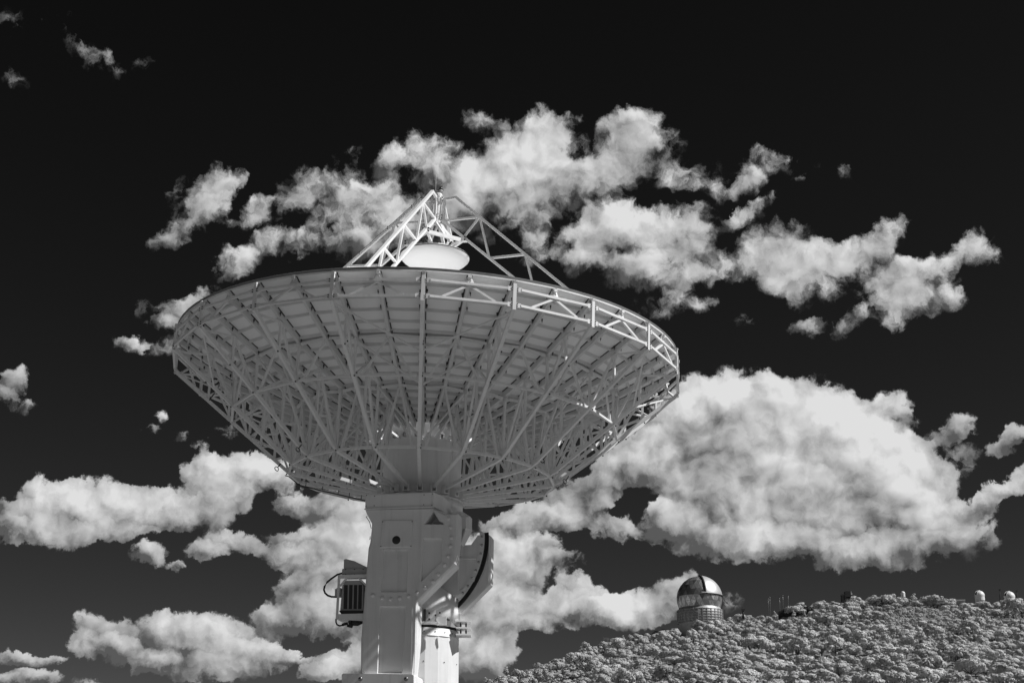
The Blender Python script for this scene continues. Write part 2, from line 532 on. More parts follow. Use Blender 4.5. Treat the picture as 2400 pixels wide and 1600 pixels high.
def thing(name, loc, label, cat, group=None):
    o = bpy.data.objects.new(name, None)
    o.empty_display_size = 0.5
    o.location = loc
    COL.objects.link(o)
    return tag(o, label, cat, group)


def offset(poly, d):
    """move a closed 2-D outline inwards by d (outline in either sense)"""
    n = len(poly)
    A = sum(poly[i][0] * poly[(i + 1) % n][1] - poly[(i + 1) % n][0] * poly[i][1] for i in range(n))
    sg = 1 if A > 0 else -1
    out = []
    for i in range(n):
        p0, p1, p2 = Vector(poly[i - 1]), Vector(poly[i]), Vector(poly[(i + 1) % n])
        e1, e2 = (p1 - p0).normalized(), (p2 - p1).normalized()
        n1, n2 = Vector((-e1.y, e1.x)) * sg, Vector((-e2.y, e2.x)) * sg
        k = 1 + n1.dot(n2)
        out.append(tuple(p1 + (n1 + n2) * (d / max(k, 0.35))))
    return out


def plate(mb, outer, holes, y, depth, inset=0.0):
    """flat plate in the x-z plane at y with holes whose walls slope back by depth"""
    bm = bmesh.new()
    edges = []
    for loop in [outer] + holes:
        vs = [bm.verts.new((p[0], y, p[1])) for p in loop]
        edges += [bm.edges.new((vs[i], vs[(i + 1) % len(vs)])) for i in range(len(vs))]
    bmesh.ops.triangle_fill(bm, use_beauty=True, use_dissolve=False, edges=edges, normal=(0, -1, 0))
    bm.verts.index_update()
    mb.add([v.co.copy() for v in bm.verts], [tuple(v.index for v in f.verts) for f in bm.faces])
    bm.free()
    for h in holes:
        hb = offset(h, inset)
        n = len(h)
        mb.add([(p[0], y, p[1]) for p in h] + [(p[0], y + depth, p[1]) for p in hb], [(i, (i + 1) % n, n + (i + 1) % n, n + i) for i in range(n)])


# ------------------------------------------------------------------ ground and hillside
D_RIDGE = 800.0
RIDGE = [(-60, .2), (-30, .3), (-8, 1.0), (-4.5, 2.4)]
for px_, py_ in ((1140, 1604), (1200, 1590), (1260, 1568), (1330, 1540), (1400, 1517), (1480, 1499), (1560, 1480), (1600, 1472), (1650, 1464), (1700, 1456), (1780, 1452),
                 (1830, 1444), (1860, 1432), (1900, 1423), (1980, 1417), (2050, 1411), (2130, 1408), (2200, 1412), (2250, 1414), (2310, 1416), (2400, 1418)):
    d_ = ray(px_, py_).normalized()
    RIDGE.append((math.degrees(math.atan2(d_.x, d_.y)), math.degrees(math.asin(d_.z))))
RIDGE += [(26, 8.6), (40, 7.5), (60, 4)]
RX, RY = np.array([r[0] for r in RIDGE]), np.array([r[1] for r in RIDGE])


def terrain(th, d, rough=True):
    """ground height at azimuth th (degrees) and distance d"""
    th, d = np.asarray(th, float), np.asarray(d, float)
    ez = np.tan(np.radians(np.interp(th, RX, RY))) * D_RIDGE
    ez = np.where((th < -75) | (th > 75), 0, ez)
    t = np.clip((d - 140) / (D_RIDGE - 140), 0, 1)
    z = ez * t ** 1.28
    far = np.clip((d - D_RIDGE) / 60, 0, 1)
    z = z + ez * 0.028 * far - ez * np.clip((d - D_RIDGE - 260) / 1500, 0, 1) ** 1.3 * 1.05
    if rough:
        x, y = d * np.sin(np.radians(th)), d * np.cos(np.radians(th))
        z = z + np.clip(ez / 60, 0, 1) * t * (1 - .8 * np.clip((d - 740) / 60, 0, 1)) * (0.9 * np.sin(x * .11 + 1.3 * np.sin(y * .05)) + 0.8 * np.sin(y * .09 + x * .04) + .5 * np.sin(x * .31 + y * .23))
    return z


def ground_z(x, y):
    return float(terrain(math.degrees(math.atan2(x, y)), math.hypot(x, y)))


M_GROUND = mat("dry_grass", 0.25, 0.95)
nt = M_GROUND.node_tree
gtc = nt.nodes.new('ShaderNodeTexCoord')
g1 = nt.nodes.new('ShaderNodeTexNoise')
g1.inputs['Scale'].default_value = 0.09
g1.inputs['Detail'].default_value = 9
g1.inputs['Roughness'].default_value = 0.72
nt.links.new(gtc.outputs['Object'], g1.inputs['Vector'])
gr = nt.nodes.new('ShaderNodeMapRange')
for i_, v_ in ((1, .34), (2, .64), (3, .06), (4, .28)):
    gr.inputs[i_].default_value = v_
nt.links.new(g1.outputs['Fac'], gr.inputs[0])
nt.links.new(gr.outputs[0], nt.nodes['Principled BSDF'].inputs['Base Color'])
gb = nt.nodes.new('ShaderNodeBump')
gb.inputs['Strength'].default_value = 0.6
gb.inputs['Distance'].default_value = 0.8
nt.links.new(g1.outputs['Fac'], gb.inputs['Height'])
nt.links.new(gb.outputs[0], nt.nodes['Principled BSDF'].inputs['Normal'])

ths = np.concatenate([np.arange(-180, -8, 6.), np.arange(-8, 26, .2), np.arange(26, 180, 6.)])
ds = np.concatenate([[0.5, 8, 20, 40, 70, 100, 140], np.arange(160, 400, 12.), np.arange(400, 900, 4.), [920, 960, 1020, 1100, 1250, 1500, 2000, 2600, 4000, 8000, 16000, 30000]])
TH, DD = np.meshgrid(ths, ds)
ZZ = terrain(TH, DD)
gv = np.stack([DD * np.sin(np.radians(TH)), DD * np.cos(np.radians(TH)), ZZ], -1).reshape(-1, 3)
nth = len(ths)
gf = []
for j in range(len(ds) - 1):
    for i in range(nth):
        i2 = (i + 1) % nth
        gf.append((j * nth + i, j * nth + i2, (j + 1) * nth + i2, (j + 1) * nth + i))
gf.append(tuple(range(nth - 1, -1, -1)))
gme = bpy.data.meshes.new("ground")
gme.from_pydata([tuple(p) for p in gv], [], gf)
gme.polygons.foreach_set('use_smooth', [True] * len(gf))
gme.materials.append(M_GROUND)
ground = bpy.data.objects.new("ground", gme)
COL.objects.link(ground)
ground['kind'] = 'structure'

# ------------------------------------------------------------------ the radio telescope
AX = Vector((-2.01049, 34.6805, 11.0405 + EYE))      # centre of the dish rim
AZ0 = math.radians(2.0868)
TILT = math.radians(2.2191)
RT = Matrix.Rotation(TILT, 3, 'Y')
BASE = Vector((-2.21, 34.68, 0.0))


def L(p):
    return AX + RT @ Vector(p)


def az_(k):
    return AZ0 + math.radians(9 * k)


def A(k, r, z):
    a = az_(k)
    return L((r * math.sin(a), -r * math.cos(a), z))


def surf(r):
    return (r * r - 36.0) / 18.0


UPD = RT @ Vector((0, 0, 1))
tel = thing("radio_telescope", BASE, "large white dish radio telescope with lattice backing on a steel pedestal", "radio telescope")


def part(mb, name, m=None, parent=None):
    return mb.build(name, m or M_WHITE, parent or tel, BASE)


# reflector panels
mb = MB()
NA, NR = 80, 22
rr = [1.2 + (6.0 - 1.2) * i / NR for i in range(NR + 1)]
for side, dz in ((0, 0.0), (1, -0.035)):
    vs = [A(j * 40 / NA, r, surf(r) + dz) for r in rr for j in range(NA)]
    fs = [(i * NA + j, i * NA + (j + 1) % NA, (i + 1) * NA + (j + 1) % NA, (i + 1) * NA + j) for i in range(NR) for j in range(NA)]
    mb.add(vs, fs, True)
for r in (1.2, 6.0):
    vs = [A(j * 40 / NA, r, surf(r) + dz) for dz in (0, -.035) for j in range(NA)]
    mb.add(vs, [(j, (j + 1) % NA, NA + (j + 1) % NA, NA + j) for j in range(NA)], False)
me_r = part(mb, "reflector_surface", M_MIRROR)
# the back of the panels has its own paint
# rim lip: overhanging flange above, bowed strip below
mb = MB()
prof = [(6.004, -.036), (6.012, .012), (6.0, .02), (5.985, .004), (5.985, -.036)]
for j in range(NA):
    q0 = [A(j * 40 / NA, r, z) for r, z in prof]
    q1 = [A((j + 1) * 40 / NA, r, z) for r, z in prof]
    mb.add(q0 + q1, [(i, (i + 1) % 5, 5 + (i + 1) % 5, 5 + i) for i in range(5)])
lip = part(mb, "rim_flange", M_EDGE)
mb = MB()
for k in range(40):
    n = 6
    lo, hi2 = [], []
    for i in range(n + 1):
        t = .045 + .91 * i / n
        bow = 0.014 * (1 - (2 * t - 1) ** 2)
        hi2.append((A(k + t, 6.002, -.040), A(k + t, 5.98, -.040)))
        lo.append((A(k + t, 6.002, -.062 - bow), A(k + t, 5.98, -.062 - bow)))
    for i in range(n):
        p = [hi2[i][0], hi2[i + 1][0], lo[i + 1][0], lo[i][0], hi2[i][1], hi2[i + 1][1], lo[i + 1][1], lo[i][1]]
        mb.add(p, [(0, 1, 2, 3), (7, 6, 5, 4), (0, 4, 5, 1), (2, 6, 7, 3), (1, 5, 6, 2), (0, 3, 7, 4)])
part(mb, "rim_strip", M_WHITE, lip)

# stiffener rings under the panels
ST = [5.73, 5.45, 5.15, 4.86, 4.62, 4.53, 4.25, 3.96, 3.66, 3.36, 3.06, 2.98, 2.72, 2.42, 2.12, 1.84, 1.56]
for r in ST:
    mb = MB()
    dbl = r in (4.62, 4.53, 3.06, 2.98)
    hgt = .075 if dbl else .055
    for k in range(40):
        a_ = A(k + .04 * 6 / r, r, surf(r) - .035 - hgt / 2)
        b_ = A(k + 1 - .04 * 6 / r, r, surf(r) - .035 - hgt / 2)
        mb.beam(a_, b_, .018, hgt, UPD)
        a_ = A(k + .04 * 6 / r, r - .014, surf(r) - .037 - hgt)
        b_ = A(k + 1 - .04 * 6 / r, r - .014, surf(r) - .037 - hgt)
        mb.beam(a_, b_, .045, .006, UPD)
    part(mb, "panel_stiffener", M_PANEL)

# radial ribs with their panel adjusters
RIBD = .13
for k in range(40):
    mb = MB()
    rs = [1.25, 1.9, 2.6, 3.3, 4.0, 4.6, 5.2, 5.7, 5.97]
    for r0, r1 in zip(rs[:-1], rs[1:]):
        for dk, w in ((-.055, .012), (.055, .012)):
            o = dk
            mb.beam(A(k, r0, surf(r0) - .04 - RIBD / 2) + (RT @ Vector((math.cos(az_(k)), math.sin(az_(k)), 0))) * o * .55,
                    A(k, r1, surf(r1) - .04 - RIBD / 2) + (RT @ Vector((math.cos(az_(k)), math.sin(az_(k)), 0))) * o * .55, w, RIBD, UPD)
        mb.beam(A(k, r0, surf(r0) - .045 - RIBD), A(k, r1, surf(r1) - .045 - RIBD), .072, .012, UPD)
    mb.m = 1
    tx = RT @ Vector((math.cos(az_(k)), math.sin(az_(k)), 0))
    for r0, r1 in zip(rs[:-1], rs[1:]):  # dark strips paint in the shadowed gap between rib and panel
        for sd in (-1, 1):
            mb.beam(A(k, r0, surf(r0) - .042) + tx * sd * .048, A(k, r1, surf(r1) - .042) + tx * sd * .048, .022, .012, UPD)
    for r in (5.62, 5.28, 4.58, 3.8, 3.02, 2.3, 1.7):
        for sd in (-1, 1):
            c = A(k, r + (.05 + .03 * math.sin(k * 7 + r)) * sd, surf(r) - .10) + tx * sd * .075
            mb.box(c, (.03, .028, .05))
            mb.box(c + UPD * -.04, (.014, .014, .045))
    part(mb, "panel_rib", [M_PANEL, M_BOLT_GAP])

# radial trusses
RL = [5.9, 5.2, 4.58, 3.85, 3.117, 2.45, 1.75, 1.0]


def low(r):
    if r >= 3.117:
        t = (6.05 - r) / (6.05 - 3.117)
        return -.665 + t * (-3.03 + .665)
    t = (3.117 - r) / (3.117 - 1.0)
    return -3.03 + t * (-3.40 + 3.03)


def upz(r):
    return surf(r) - .05 - RIBD - .03


for kk in range(20):
    k = 2 * kk
    tx = RT @ Vector((math.cos(az_(k)), math.sin(az_(k)), 0))
    web = MB()
    for i, r in enumerate(RL[1:-2]):
        web.beam(A(k, r, low(r)), A(k, r, upz(r)), .052, .052, tx)
        web.box(A(k, r, upz(r) - .03), (.02, .16, .12), (tx, RT @ Vector((math.sin(az_(k)), -math.cos(az_(k)), 0)), UPD))
    for i in range(len(RL) - 3):
        r0, r1 = RL[i], RL[i + 1]
        if i == 0:
            web.beam(A(k, r0, low(r0) + .05), A(k, r1, upz(r1)), .045, .045, tx)
        elif i % 2:
            web.beam(A(k, r0, upz(r0)), A(k, r1, low(r1)), .05, .05, tx)
            if i >= 3:
                web.beam(A(k, r0, low(r0)), A(k, (r0 + r1) / 2, (low(r1) + upz(r1)) / 2), .04, .04, tx)
        else:
            web.beam(A(k, r0, low(r0)), A(k, r1, upz(r1)), .05, .05, tx)
    web.beam(A(k, 3.117, low(3.117)), A(k, 2.1, upz(2.1)), .05, .05, tx)
    web.beam(A(k, 2.45, low(2.45)), A(k, 2.1, upz(2.1)), .045, .045, tx)
    web.beam(A(k, .95, -2.25), A(k, 2.1, upz(2.1)), .05, .05, tx)
    ch = MB()
    pts = [(6.045, -.665), (3.25, low(3.25) + .0), (3.17, -2.965), (3.09, -3.02), (2.98, -3.055), (1.0, -3.40)]
    for (r0, z0), (r1, z1) in zip(pts[:-1], pts[1:]):
        ch.beam(A(k, r0 + .004, z0), A(k, r1 - .004, z1), .075, .075, tx)
    po = MB()
    po.beam(A(k, 6.05, -.715), A(k, 6.05, -.115), .05, .075, tx)
    ro = RT @ Vector((math.sin(az_(k)), -math.cos(az_(k)), 0))
    po.beam(A(k, 6.085, -.115), A(k, 5.93, -.06), .085, .035, UPD)
    for z in (-.265, -.61):
        for sd in (-1, 1):
            po.box(A(k, 6.05, z) + tx * sd * .085, (.12, .03, .095), (tx, ro, UPD))
    bo = po
    bo.m = 1
    for z in (-.265, -.61):
        for sd in (-1, 1):
            for dz in (-.025, .025):
                bo.box(A(k, 6.072, z + dz) + tx * sd * .062, (.02, .022, .02), (tx, ro, UPD))
    ch.m = 1
    for r in (5.2, 4.58, 3.117):
        for sd in (-1, 1):
            ch.box(A(k, r + sd * .06, low(r) + .02 - sd * .05) + tx * .042, (.02, .03, .03), (tx, ro, UPD))
    wo_ = part(web, "radial_truss", M_WHITE)
    part(ch, "bottom_chord", [M_WHITE, M_BOLT_GAP], wo_)
    part(po, "rim_post", [M_WHITE, M_BOLT_GAP], wo_)

# bays of the three ring trusses
for kk in range(20):
    k = 2 * kk
    for (ru, zu, rl, zl, w, name) in ((6.05, -.265, 6.05, -.61, .052, "rim_truss_bay"), (4.58, -1.02, 4.58, low(4.58), .052, "middle_truss_bay"), (3.117, upz(3.117) - .02, 3.117, low(3.117), .055, "inner_truss_bay")):
        m_ = MB()
        g = .14 if ru > 5 else .07
        dk = g / (math.radians(9) * ru)
        # tubes run straight from post to post through the middle node
        apex = A(k + 1, ru * math.cos(math.radians(9)) if ru > 5 else ru, zu + (.0 if ru > 5 else .05))
        if ru > 5:
            m_.beam(A(k + dk, ru, zu), A(k + 2 - dk, ru, zu), w, w, UPD)
        else:
            m_.beam(A(k + dk, ru, zu), apex, w, w, UPD)
            m_.beam(apex, A(k + 2 - dk, ru, zu), w, w, UPD)
        pl_, pr_ = A(k + dk, rl, zl), A(k + 2 - dk, rl, zl)
        m_.beam(pl_, pr_, w, w, UPD)
        f_ = .16 if ru > 5 else .1
        m_.beam(apex + UPD * -.02, pl_.lerp(pr_, f_) + UPD * .02, w * .9, w * .9, UPD)
        m_.beam(apex + UPD * -.02, pl_.lerp(pr_, 1 - f_) + UPD * .02, w * .9, w * .9, UPD)
        # gusset from the middle node up to the rib
        tx = RT @ Vector((math.cos(az_(k + 1)), math.sin(az_(k + 1)), 0))
        ro = RT @ Vector((math.sin(az_(k + 1)), -math.cos(az_(k + 1)), 0))
        top = A(k + 1, 5.955, -.095) if ru > 5 else A(k + 1, ru, upz(ru) + .05)
        wt_ = .05 if ru > 5 else .1
        m_.prism([apex - tx * .11 - ro * .012, apex + tx * .11 - ro * .012, top + tx * wt_ - ro * .012, top - tx * wt_ - ro * .012],
                 [apex - tx * .11 + ro * .012, apex + tx * .11 + ro * .012, top + tx * wt_ + ro * .012, top - tx * wt_ + ro * .012])
        if ru > 5:
            m_.box(top + UPD * -.01 + ro * .03, (.075, .1, .05), (tx, ro, UPD))
        part(m_, name)

# bracing rods between neighbouring trusses
for kk in range(0, 20, 1):
    k = 2 * kk
    if kk % 4 in (3, 0):
        m_ = MB()
        k0, k1 = (k + 2, k) if kk % 4 == 0 else (k, k + 2)
        m_.beam(A(k0, 5.98, -.72), A(k1, 5.05, low(5.05)), .035, .035, UPD)
        part(m_, "bracing_rod")
        m_ = MB()
        m_.beam(A(k0, 4.55, upz(4.55) - .03), A(k1, 3.2, upz(3.2)), .04, .04, UPD)
        part(m_, "bracing_rod")
        m_ = MB()
        m_.beam(A(k0, 3.1, upz(3.1)), A(k1, 1.0, -2.35), .04, .04, UPD)
        part(m_, "bracing_rod")

# central hub
mb = MB()
mb.lathe([(.0, -1.86), (.955, -1.86), (.955, -1.90), (.92, -1.90), (.92, -3.60), (.0, -3.60)], 64, True, L)
mb.m = 1
for i in range(64):
    a = i * 2 * PI / 64
    if i % 3:
        mb.box(L((.975 * math.cos(a), .975 * math.sin(a), -1.83)), (.015, .015, .1))
mb.m = 2
for kk in range(20):
    k = 2 * kk + 1
    tx = RT @ Vector((math.cos(az_(k)), math.sin(az_(k)), 0))
    ro = RT @ Vector((math.sin(az_(k)), -math.cos(az_(k)), 0))
    for sd in (-1, 1):
        mb.box(A(k, .94, -2.17) + tx * sd * .045, (.012, .05, .09), (tx, ro, UPD))
    mb.box(A(k, .945, -2.12), (.11, .06, .012), (tx, ro, UPD))
    mb.box(A(k, .921, -2.18), (.075, .01, .1), (tx, ro, UPD))
hub = part(mb, "hub", [M_WHITE, M_STEEL, M_GREY])
for kk in range(20):
    mb = MB()
    k = 2 * kk
    tx = RT @ Vector((math.cos(az_(k)), math.sin(az_(k)), 0))
    ro = RT @ Vector((math.sin(az_(k)), -math.cos(az_(k)), 0))
    for sd in (-1, 1):
        mb.box(A(k, .98, -3.43) + tx * sd * .055, (.016, .16, .17), (tx, ro, UPD))
    mb.box(A(k, .99, -3.52), (.14, .15, .02), (tx, ro, UPD))
    part(mb, "chord_bracket", M_WHITE, hub)
# quadripod legs
PHI = math.radians(74.58)


def Q(i, r, z, off=0.0):
    a = PHI + i * PI / 2
    return L((r * math.sin(a) + off * math.cos(a), -r * math.cos(a) + off * math.sin(a), z))


def zo(r):
    return 4.164 - (r - .468) * .891


def zi(r):
    return 3.572 - (r - .142) * .8647


for i in range(4):
    a = PHI + i * PI / 2
    tx = RT @ Vector((math.cos(a), math.sin(a), 0))
    m_ = MB()
    m_.beam(Q(i, .45, 4.18), Q(i, 5.48, zo(5.48)), .062, .075, tx)
    m_.beam(Q(i, .17, 3.553), Q(i, 4.98, zi(4.98)), .062, .075, tx)
    m_.beam(Q(i, .475, 4.165), Q(i, .166, 4.135), .06, .06, tx)
    m_.beam(Q(i, .166, 4.165), Q(i, .166, 3.51), .065, .05, tx)
    w = .052
    nodes_o = [1.11, 2.32, 3.49, 4.66]
    nodes_i = [1.41, 2.62, 3.83]
    m_.beam(Q(i, .19, 3.56), Q(i, nodes_o[0], zo(nodes_o[0])), w, w, tx)
    m_.beam(Q(i, nodes_o[0], zo(nodes_o[0])), Q(i, .72, zi(.72)), w * .9, w * .9, tx)
    for j in range(3):
        m_.beam(Q(i, nodes_o[j], zo(nodes_o[j])), Q(i, nodes_i[j], zi(nodes_i[j])), w, w, tx)
        m_.beam(Q(i, nodes_i[j], zi(nodes_i[j])), Q(i, nodes_o[j + 1], zo(nodes_o[j + 1])), w, w, tx)
    m_.beam(Q(i, nodes_o[3], zo(nodes_o[3])), Q(i, 4.9, zi(4.9)), w, w, tx)
    leg = part(m_, "feed_leg")
    if i == 2:
        m_ = MB()
        cpts = [Q(i, .2, 4.2), Q(i, .45, 4.245)] + [Q(i, r, zo(r) + .065) for r in (.6, 1.5, 2.5, 3.5, 4.5, 5.4)]
        m_.tube(cpts, .012, 6)
        for r in (.7, 1.3, 2.0, 2.7, 3.4, 4.1):
            m_.box(Q(i, r, zo(r) + .04), (.02, .08, .09))
        part(m_, "cable", M_DARK, leg)

# apex barrel, brackets, beacon and lightning rod
m_ = MB()
m_.lathe([(0, 4.3), (.085, 4.3), (.1, 4.27), (.1, 4.1), (.085, 4.1), (.085, 3.72), (.1, 3.72), (.1, 3.56), (.13, 3.545), (.13, 3.49), (.07, 3.46), (0, 3.46)], 12, False, L)
ap = part(m_, "apex_barrel")
for i in range(4):
    a = PHI + i * PI / 2
    tx = RT @ Vector((math.cos(a), math.sin(a), 0))
    ro = RT @ Vector((math.sin(a), -math.cos(a), 0))
    m_ = MB()
    for z in (4.13, 3.66):
        m_.box(Q(i, .115, z), (.16, .018, .15), (tx, ro, UPD))
        m_.box(Q(i, .135, z, .06), (.014, .05, .14), (tx, ro, UPD))
    m_.m = 1
    for z in (4.13, 3.66):
        for dz in (-.04, .04):
            for sd in (-1, 1):
                m_.box(Q(i, .128, z + dz, .055 * sd), (.032, .02, .032), (tx, ro, UPD))
    part(m_, "mounting_bracket", [M_WHITE, M_BOLT_GAP], ap)
bc = L((.055, 0, 0))
Tb = lambda p: L((.05 + p.x, -.02 + p.y, p.z))
m_ = MB()
m_.lathe([(0, 4.30), (.022, 4.30), (.022, 4.35), (.05, 4.355), (.05, 4.39), (.03, 4.395)], 14, True, Tb)
m_.box(L((-.03, -.02, 4.36)), (.05, .04, .035))
be = part(m_, "warning_beacon", M_GREY)
m_ = MB()
m_.lathe([(.045, 4.395), (.046, 4.44), (.03, 4.49), (0, 4.50)], 14, True, Tb)
M_LENS = mat("red_lens", 0.06, 0.12, 0, 0, 1, 0, 0.6)
part(m_, "lens", M_LENS, be)
m_ = MB()
m_.tube([L((-.072, 0, 3.95)), L((-.083, 0, 4.5)), L((-.093, 0, 4.84))], [.010, .0085, .007], 6)
part(m_, "lightning_rod", M_GREY)

# secondary mirror, its frame and actuators
m_ = MB()
m_.lathe([(0, 2.70), (.60, 2.70), (.85, 2.625), (.855, 2.61)], 64, True, L)
m_.lathe([(.858, 2.588), (.84, 2.54), (.78, 2.48), (.66, 2.42), (.5, 2.38), (.28, 2.355), (0, 2.35)], 64, True, L)
sec = part(m_, "secondary_reflector", M_MIRROR)
m_ = MB()
m_.lathe([(.84, 2.612), (.866, 2.612), (.866, 2.588), (.84, 2.588)], 64, True, L)
part(m_, "edge_gasket", M_DARK, sec)
m_ = MB()
zf_ = 3.0
for i in range(4):
    m_.beam(Q(i, .70, zf_), Q(i + 1, .70, zf_), .065, .085, UPD)
    m_.beam(Q(i, .70, zf_ + .01), Q(i, .80, zf_ + .01), .13, .1, UPD)
for i in range(4):
    mid = Q(i, .70, zf_).lerp(Q(i + 1, .70, zf_), .5)
    m_.beam(Q(i, .1, 3.5), mid, .05, .05, UPD)
    m_.beam(Q(i + 1, .1, 3.5), mid, .05, .05, UPD)
    m_.beam(Q(i, .70, zf_), Q(i, .33, zf_ - .12), .05, .05, UPD)
m_.m = 1
for i in range(4):
    a = PHI + i * PI / 2
    for dz in (-.02, .05):
        for of in (-.07, .07):
            m_.box(Q(i, .78, zf_ + dz, of), (.04, .04, .035))
fr = part(m_, "mirror_frame", [M_WHITE, M_BOLT_GAP])
m_ = MB()
m_.lathe([(.30, 2.86), (.335, 2.86), (.335, 2.74), (.30, 2.74), (.30, 2.86)], 40, True, L)
rg = part(m_, "actuator_ring", M_GREY)
for j in range(6):
    m_ = MB()
    t = j * PI / 3 + .3
    t2 = t + (.5 if j % 2 else -.5)
    m_.tube([L((.3 * math.cos(t), .3 * math.sin(t), 2.72)), L((.42 * math.cos(t2), .42 * math.sin(t2), 2.98))], .022, 8)
    m_.tube([L((.14 * math.cos(t), .14 * math.sin(t), 2.72)), L((.29 * math.cos(t), .29 * math.sin(t), 2.84))], .018, 6)
    part(m_, "actuator", M_BOLT_GAP, rg)

# cable along the underside and dark lifting eyes on two chords
m_ = MB()
pts_ = [A(-11.2, 3.35, low(3.35) - .1)]
yc = AX.y
for (px_, py_) in ((677, 1116), (690, 1127), (701, 1136), (728, 1143), (755, 1149.6), (806, 1161), (856, 1173)):
    pts_.append(at(px_, py_, yc - .1))
m_.tube(pts_, .014, 6)
for (px_, py_) in ((716, 1138), (755, 1147), (792, 1156), (818, 1162), (846, 1168)):
    m_.beam(at(px_, py_ + 3, yc - .1), at(px_ + 1.5, py_ - 8, yc - .1), .014, .014)
part(m_, "cable", M_DARK)
for (px_, py_, yy) in ((648.5, 1098, yc - .3), (1324, 1127.5, yc - .2), (698, 1053, yc - 2.2), (1271, 1079, yc - 1.6)):
    m_ = MB()
    m_.tube([at(px_ + 4.2 * math.cos(t) + 1.5 * math.sin(t), py_ + 5 * math.sin(t), yy) for t in np.linspace(0, 2 * PI, 14)[:-1]], .011, 6, True)
    m_.beam(at(px_ + 3, py_ - 4, yy), at(px_ + 9, py_ - 12, yy), .02, .02)
    part(m_, "lifting_eye", M_DARK)
m_ = MB()
dk_ = yc - .5
m_.tube([at(504 + 8 * math.cos(t), 894 + 7 * math.sin(t), dk_) for t in np.linspace(0, 5.4, 12)], .022, 6)
m_.tube([at(514, 896, dk_), at(513, 905, dk_), at(508, 912, dk_)], .012, 6)
m_.tube([at(503, 921, dk_), at(496, 930, dk_), at(491, 938, dk_)], .014, 6)
part(m_, "cable", M_DARK)

# ---- yoke: head box, arm, gear sector.  The elevation axis points a little left of the camera, so the yoke is
# built in its own frame, turned about the azimuth axis
Y0 = 32.85
YAW = math.radians(8.5)
PIV = Vector((BASE.x, BASE.y, 0))
RY_ = Matrix.Rotation(-YAW, 3, 'Z')
at_straight = at


def yoke_at(px, py, y):
    o = RY_.transposed() @ (Vector((0, 0, EYE)) - PIV) + PIV
    d = RY_.transposed() @ ray(px, py)
    return o + d * ((y - o.y) / d.y)


at = yoke_at
VIEW.append(lambda p: RY_ @ (Vector(p) - PIV) + PIV)


def W2(px, py, y=Y0):
    p = at(px, py, y)
    return (p.x, p.z)


def px_poly(pts, y=Y0):
    return [W2(a, b, y) for a, b in pts]


hl, hr = at(857, 1157, Y0), at(1016, 1154, Y0)
ztop = (hl.z + hr.z) / 2
zbot = (at(856, 1191, Y0).z + at(1014, 1187.5, Y0).z) / 2
print("HEAD", hl, hr, ztop, zbot)
plan = [(hl.x, Y0), (hr.x, Y0), (hr.x + .14, Y0 + .5), (hr.x + .14, 35.9), (hr.x, 36.4), (hl.x + .5, 36.4), (hl.x, 36.0)]
m_ = MB()
m_.prism([(x, y, ztop) for x, y in plan], [(x, y, zbot) for x, y in plan])
head = part(m_, "yoke_head")
m_ = MB()
xa, za = W2(877, 1161)
hx = (hl.x + hr.x) / 2
m_.box((hx + .06, Y0 - .008, (ztop + zbot) / 2 + .01), (1.3, .016, .255))
m_.box((hx - .66, Y0 - .006, (ztop + zbot) / 2 + .01), (.14, .012, .27))
m_.box((hx, Y0 - .02, zbot - .012), (hr.x - hl.x + .02, .05, .022))
m_.m = 1
for (px_, py_) in ((859, 1160), (878, 1162), (857, 1186), (877, 1184.5), (994, 1159), (1014, 1157), (993, 1182), (1012, 1183.5)):
    m_.box(at(px_, py_, Y0 - .02), (.018, .012, .018))
part(m_, "cover_plate", [M_WHITE, M_BOLT_GAP], head)
# turntable flange and cable wrap under the hub
VIEW.append(lambda p: p)
m_ = MB()
m_.lathe([(.0, -3.56), (1.0, -3.56), (1.0, -3.575), (.985, -3.575), (.985, -3.60), (1.0, -3.60), (1.0, -3.80), (.96, -3.80), (.80, -3.95), (.80, -4.2), (0, -4.2)], 48, True, L)
part(m_, "bearing_flange")
m_ = MB()
for r in (.86, .90, .94):
    m_.tube([L((r * math.cos(t), r * math.sin(t), -3.83 - (r - .86) * 1.2 + .03 * math.sin(3 * t))) for t in np.linspace(-1.6, .9, 20)], .018, 6)
part(m_, "cable_wrap", M_GREY)

VIEW.pop()
ARM = [(855, 1192), (1014, 1189), (1041, 1203), (1073, 1202.5), (1072.5, 1244), (1068, 1297), (1067.5, 1321), (979, 1409), (977, 1450), (975.5, 1504), (966, 1600), (845, 1600), (845, 1573), (845.6, 1497), (850, 1445), (855, 1377), (859, 1331), (863, 1284), (867, 1270), (870.5, 1240), (871, 1226), (859, 1203)]
arm2 = px_poly(ARM)
H_UP = px_poly([(897, 1287), (956.5, 1287), (953.5, 1387), (892, 1387)])
H_LO = px_poly([(889.5, 1419), (951.5, 1420), (943, 1577), (884, 1577)])
H_DI = px_poly([(990.5, 1260), (1037, 1260.5), (1036, 1315.5), (986.5, 1363)])
H_TR = px_poly([(1015, 1193), (1030, 1218), (1038, 1222), (1041, 1229), (993, 1228.5)])
m_ = MB()
front = offset(arm2, .035)
plate(m_, front, [H_UP, H_LO, H_DI, H_TR], Y0, .06, .022)
n = len(arm2)
m_.add([(p[0], Y0, p[1]) for p in front] + [(p[0], Y0 + .035, p[1]) for p in arm2] + [(p[0], Y0 + .50, p[1]) for p in arm2],
       [(i, (i + 1) % n, n + (i + 1) % n, n + i) for i in range(n)] + [(n + i, n + (i + 1) % n, 2 * n + (i + 1) % n, 2 * n + i) for i in range(n)] + [tuple(range(3 * n - 1, 2 * n - 1, -1))])
for h in (H_UP, H_LO, H_DI):
    hb = offset(h, .022)
    m_.add([(p[0], Y0 + .06, p[1]) for p in hb], [tuple(range(len(hb)))])
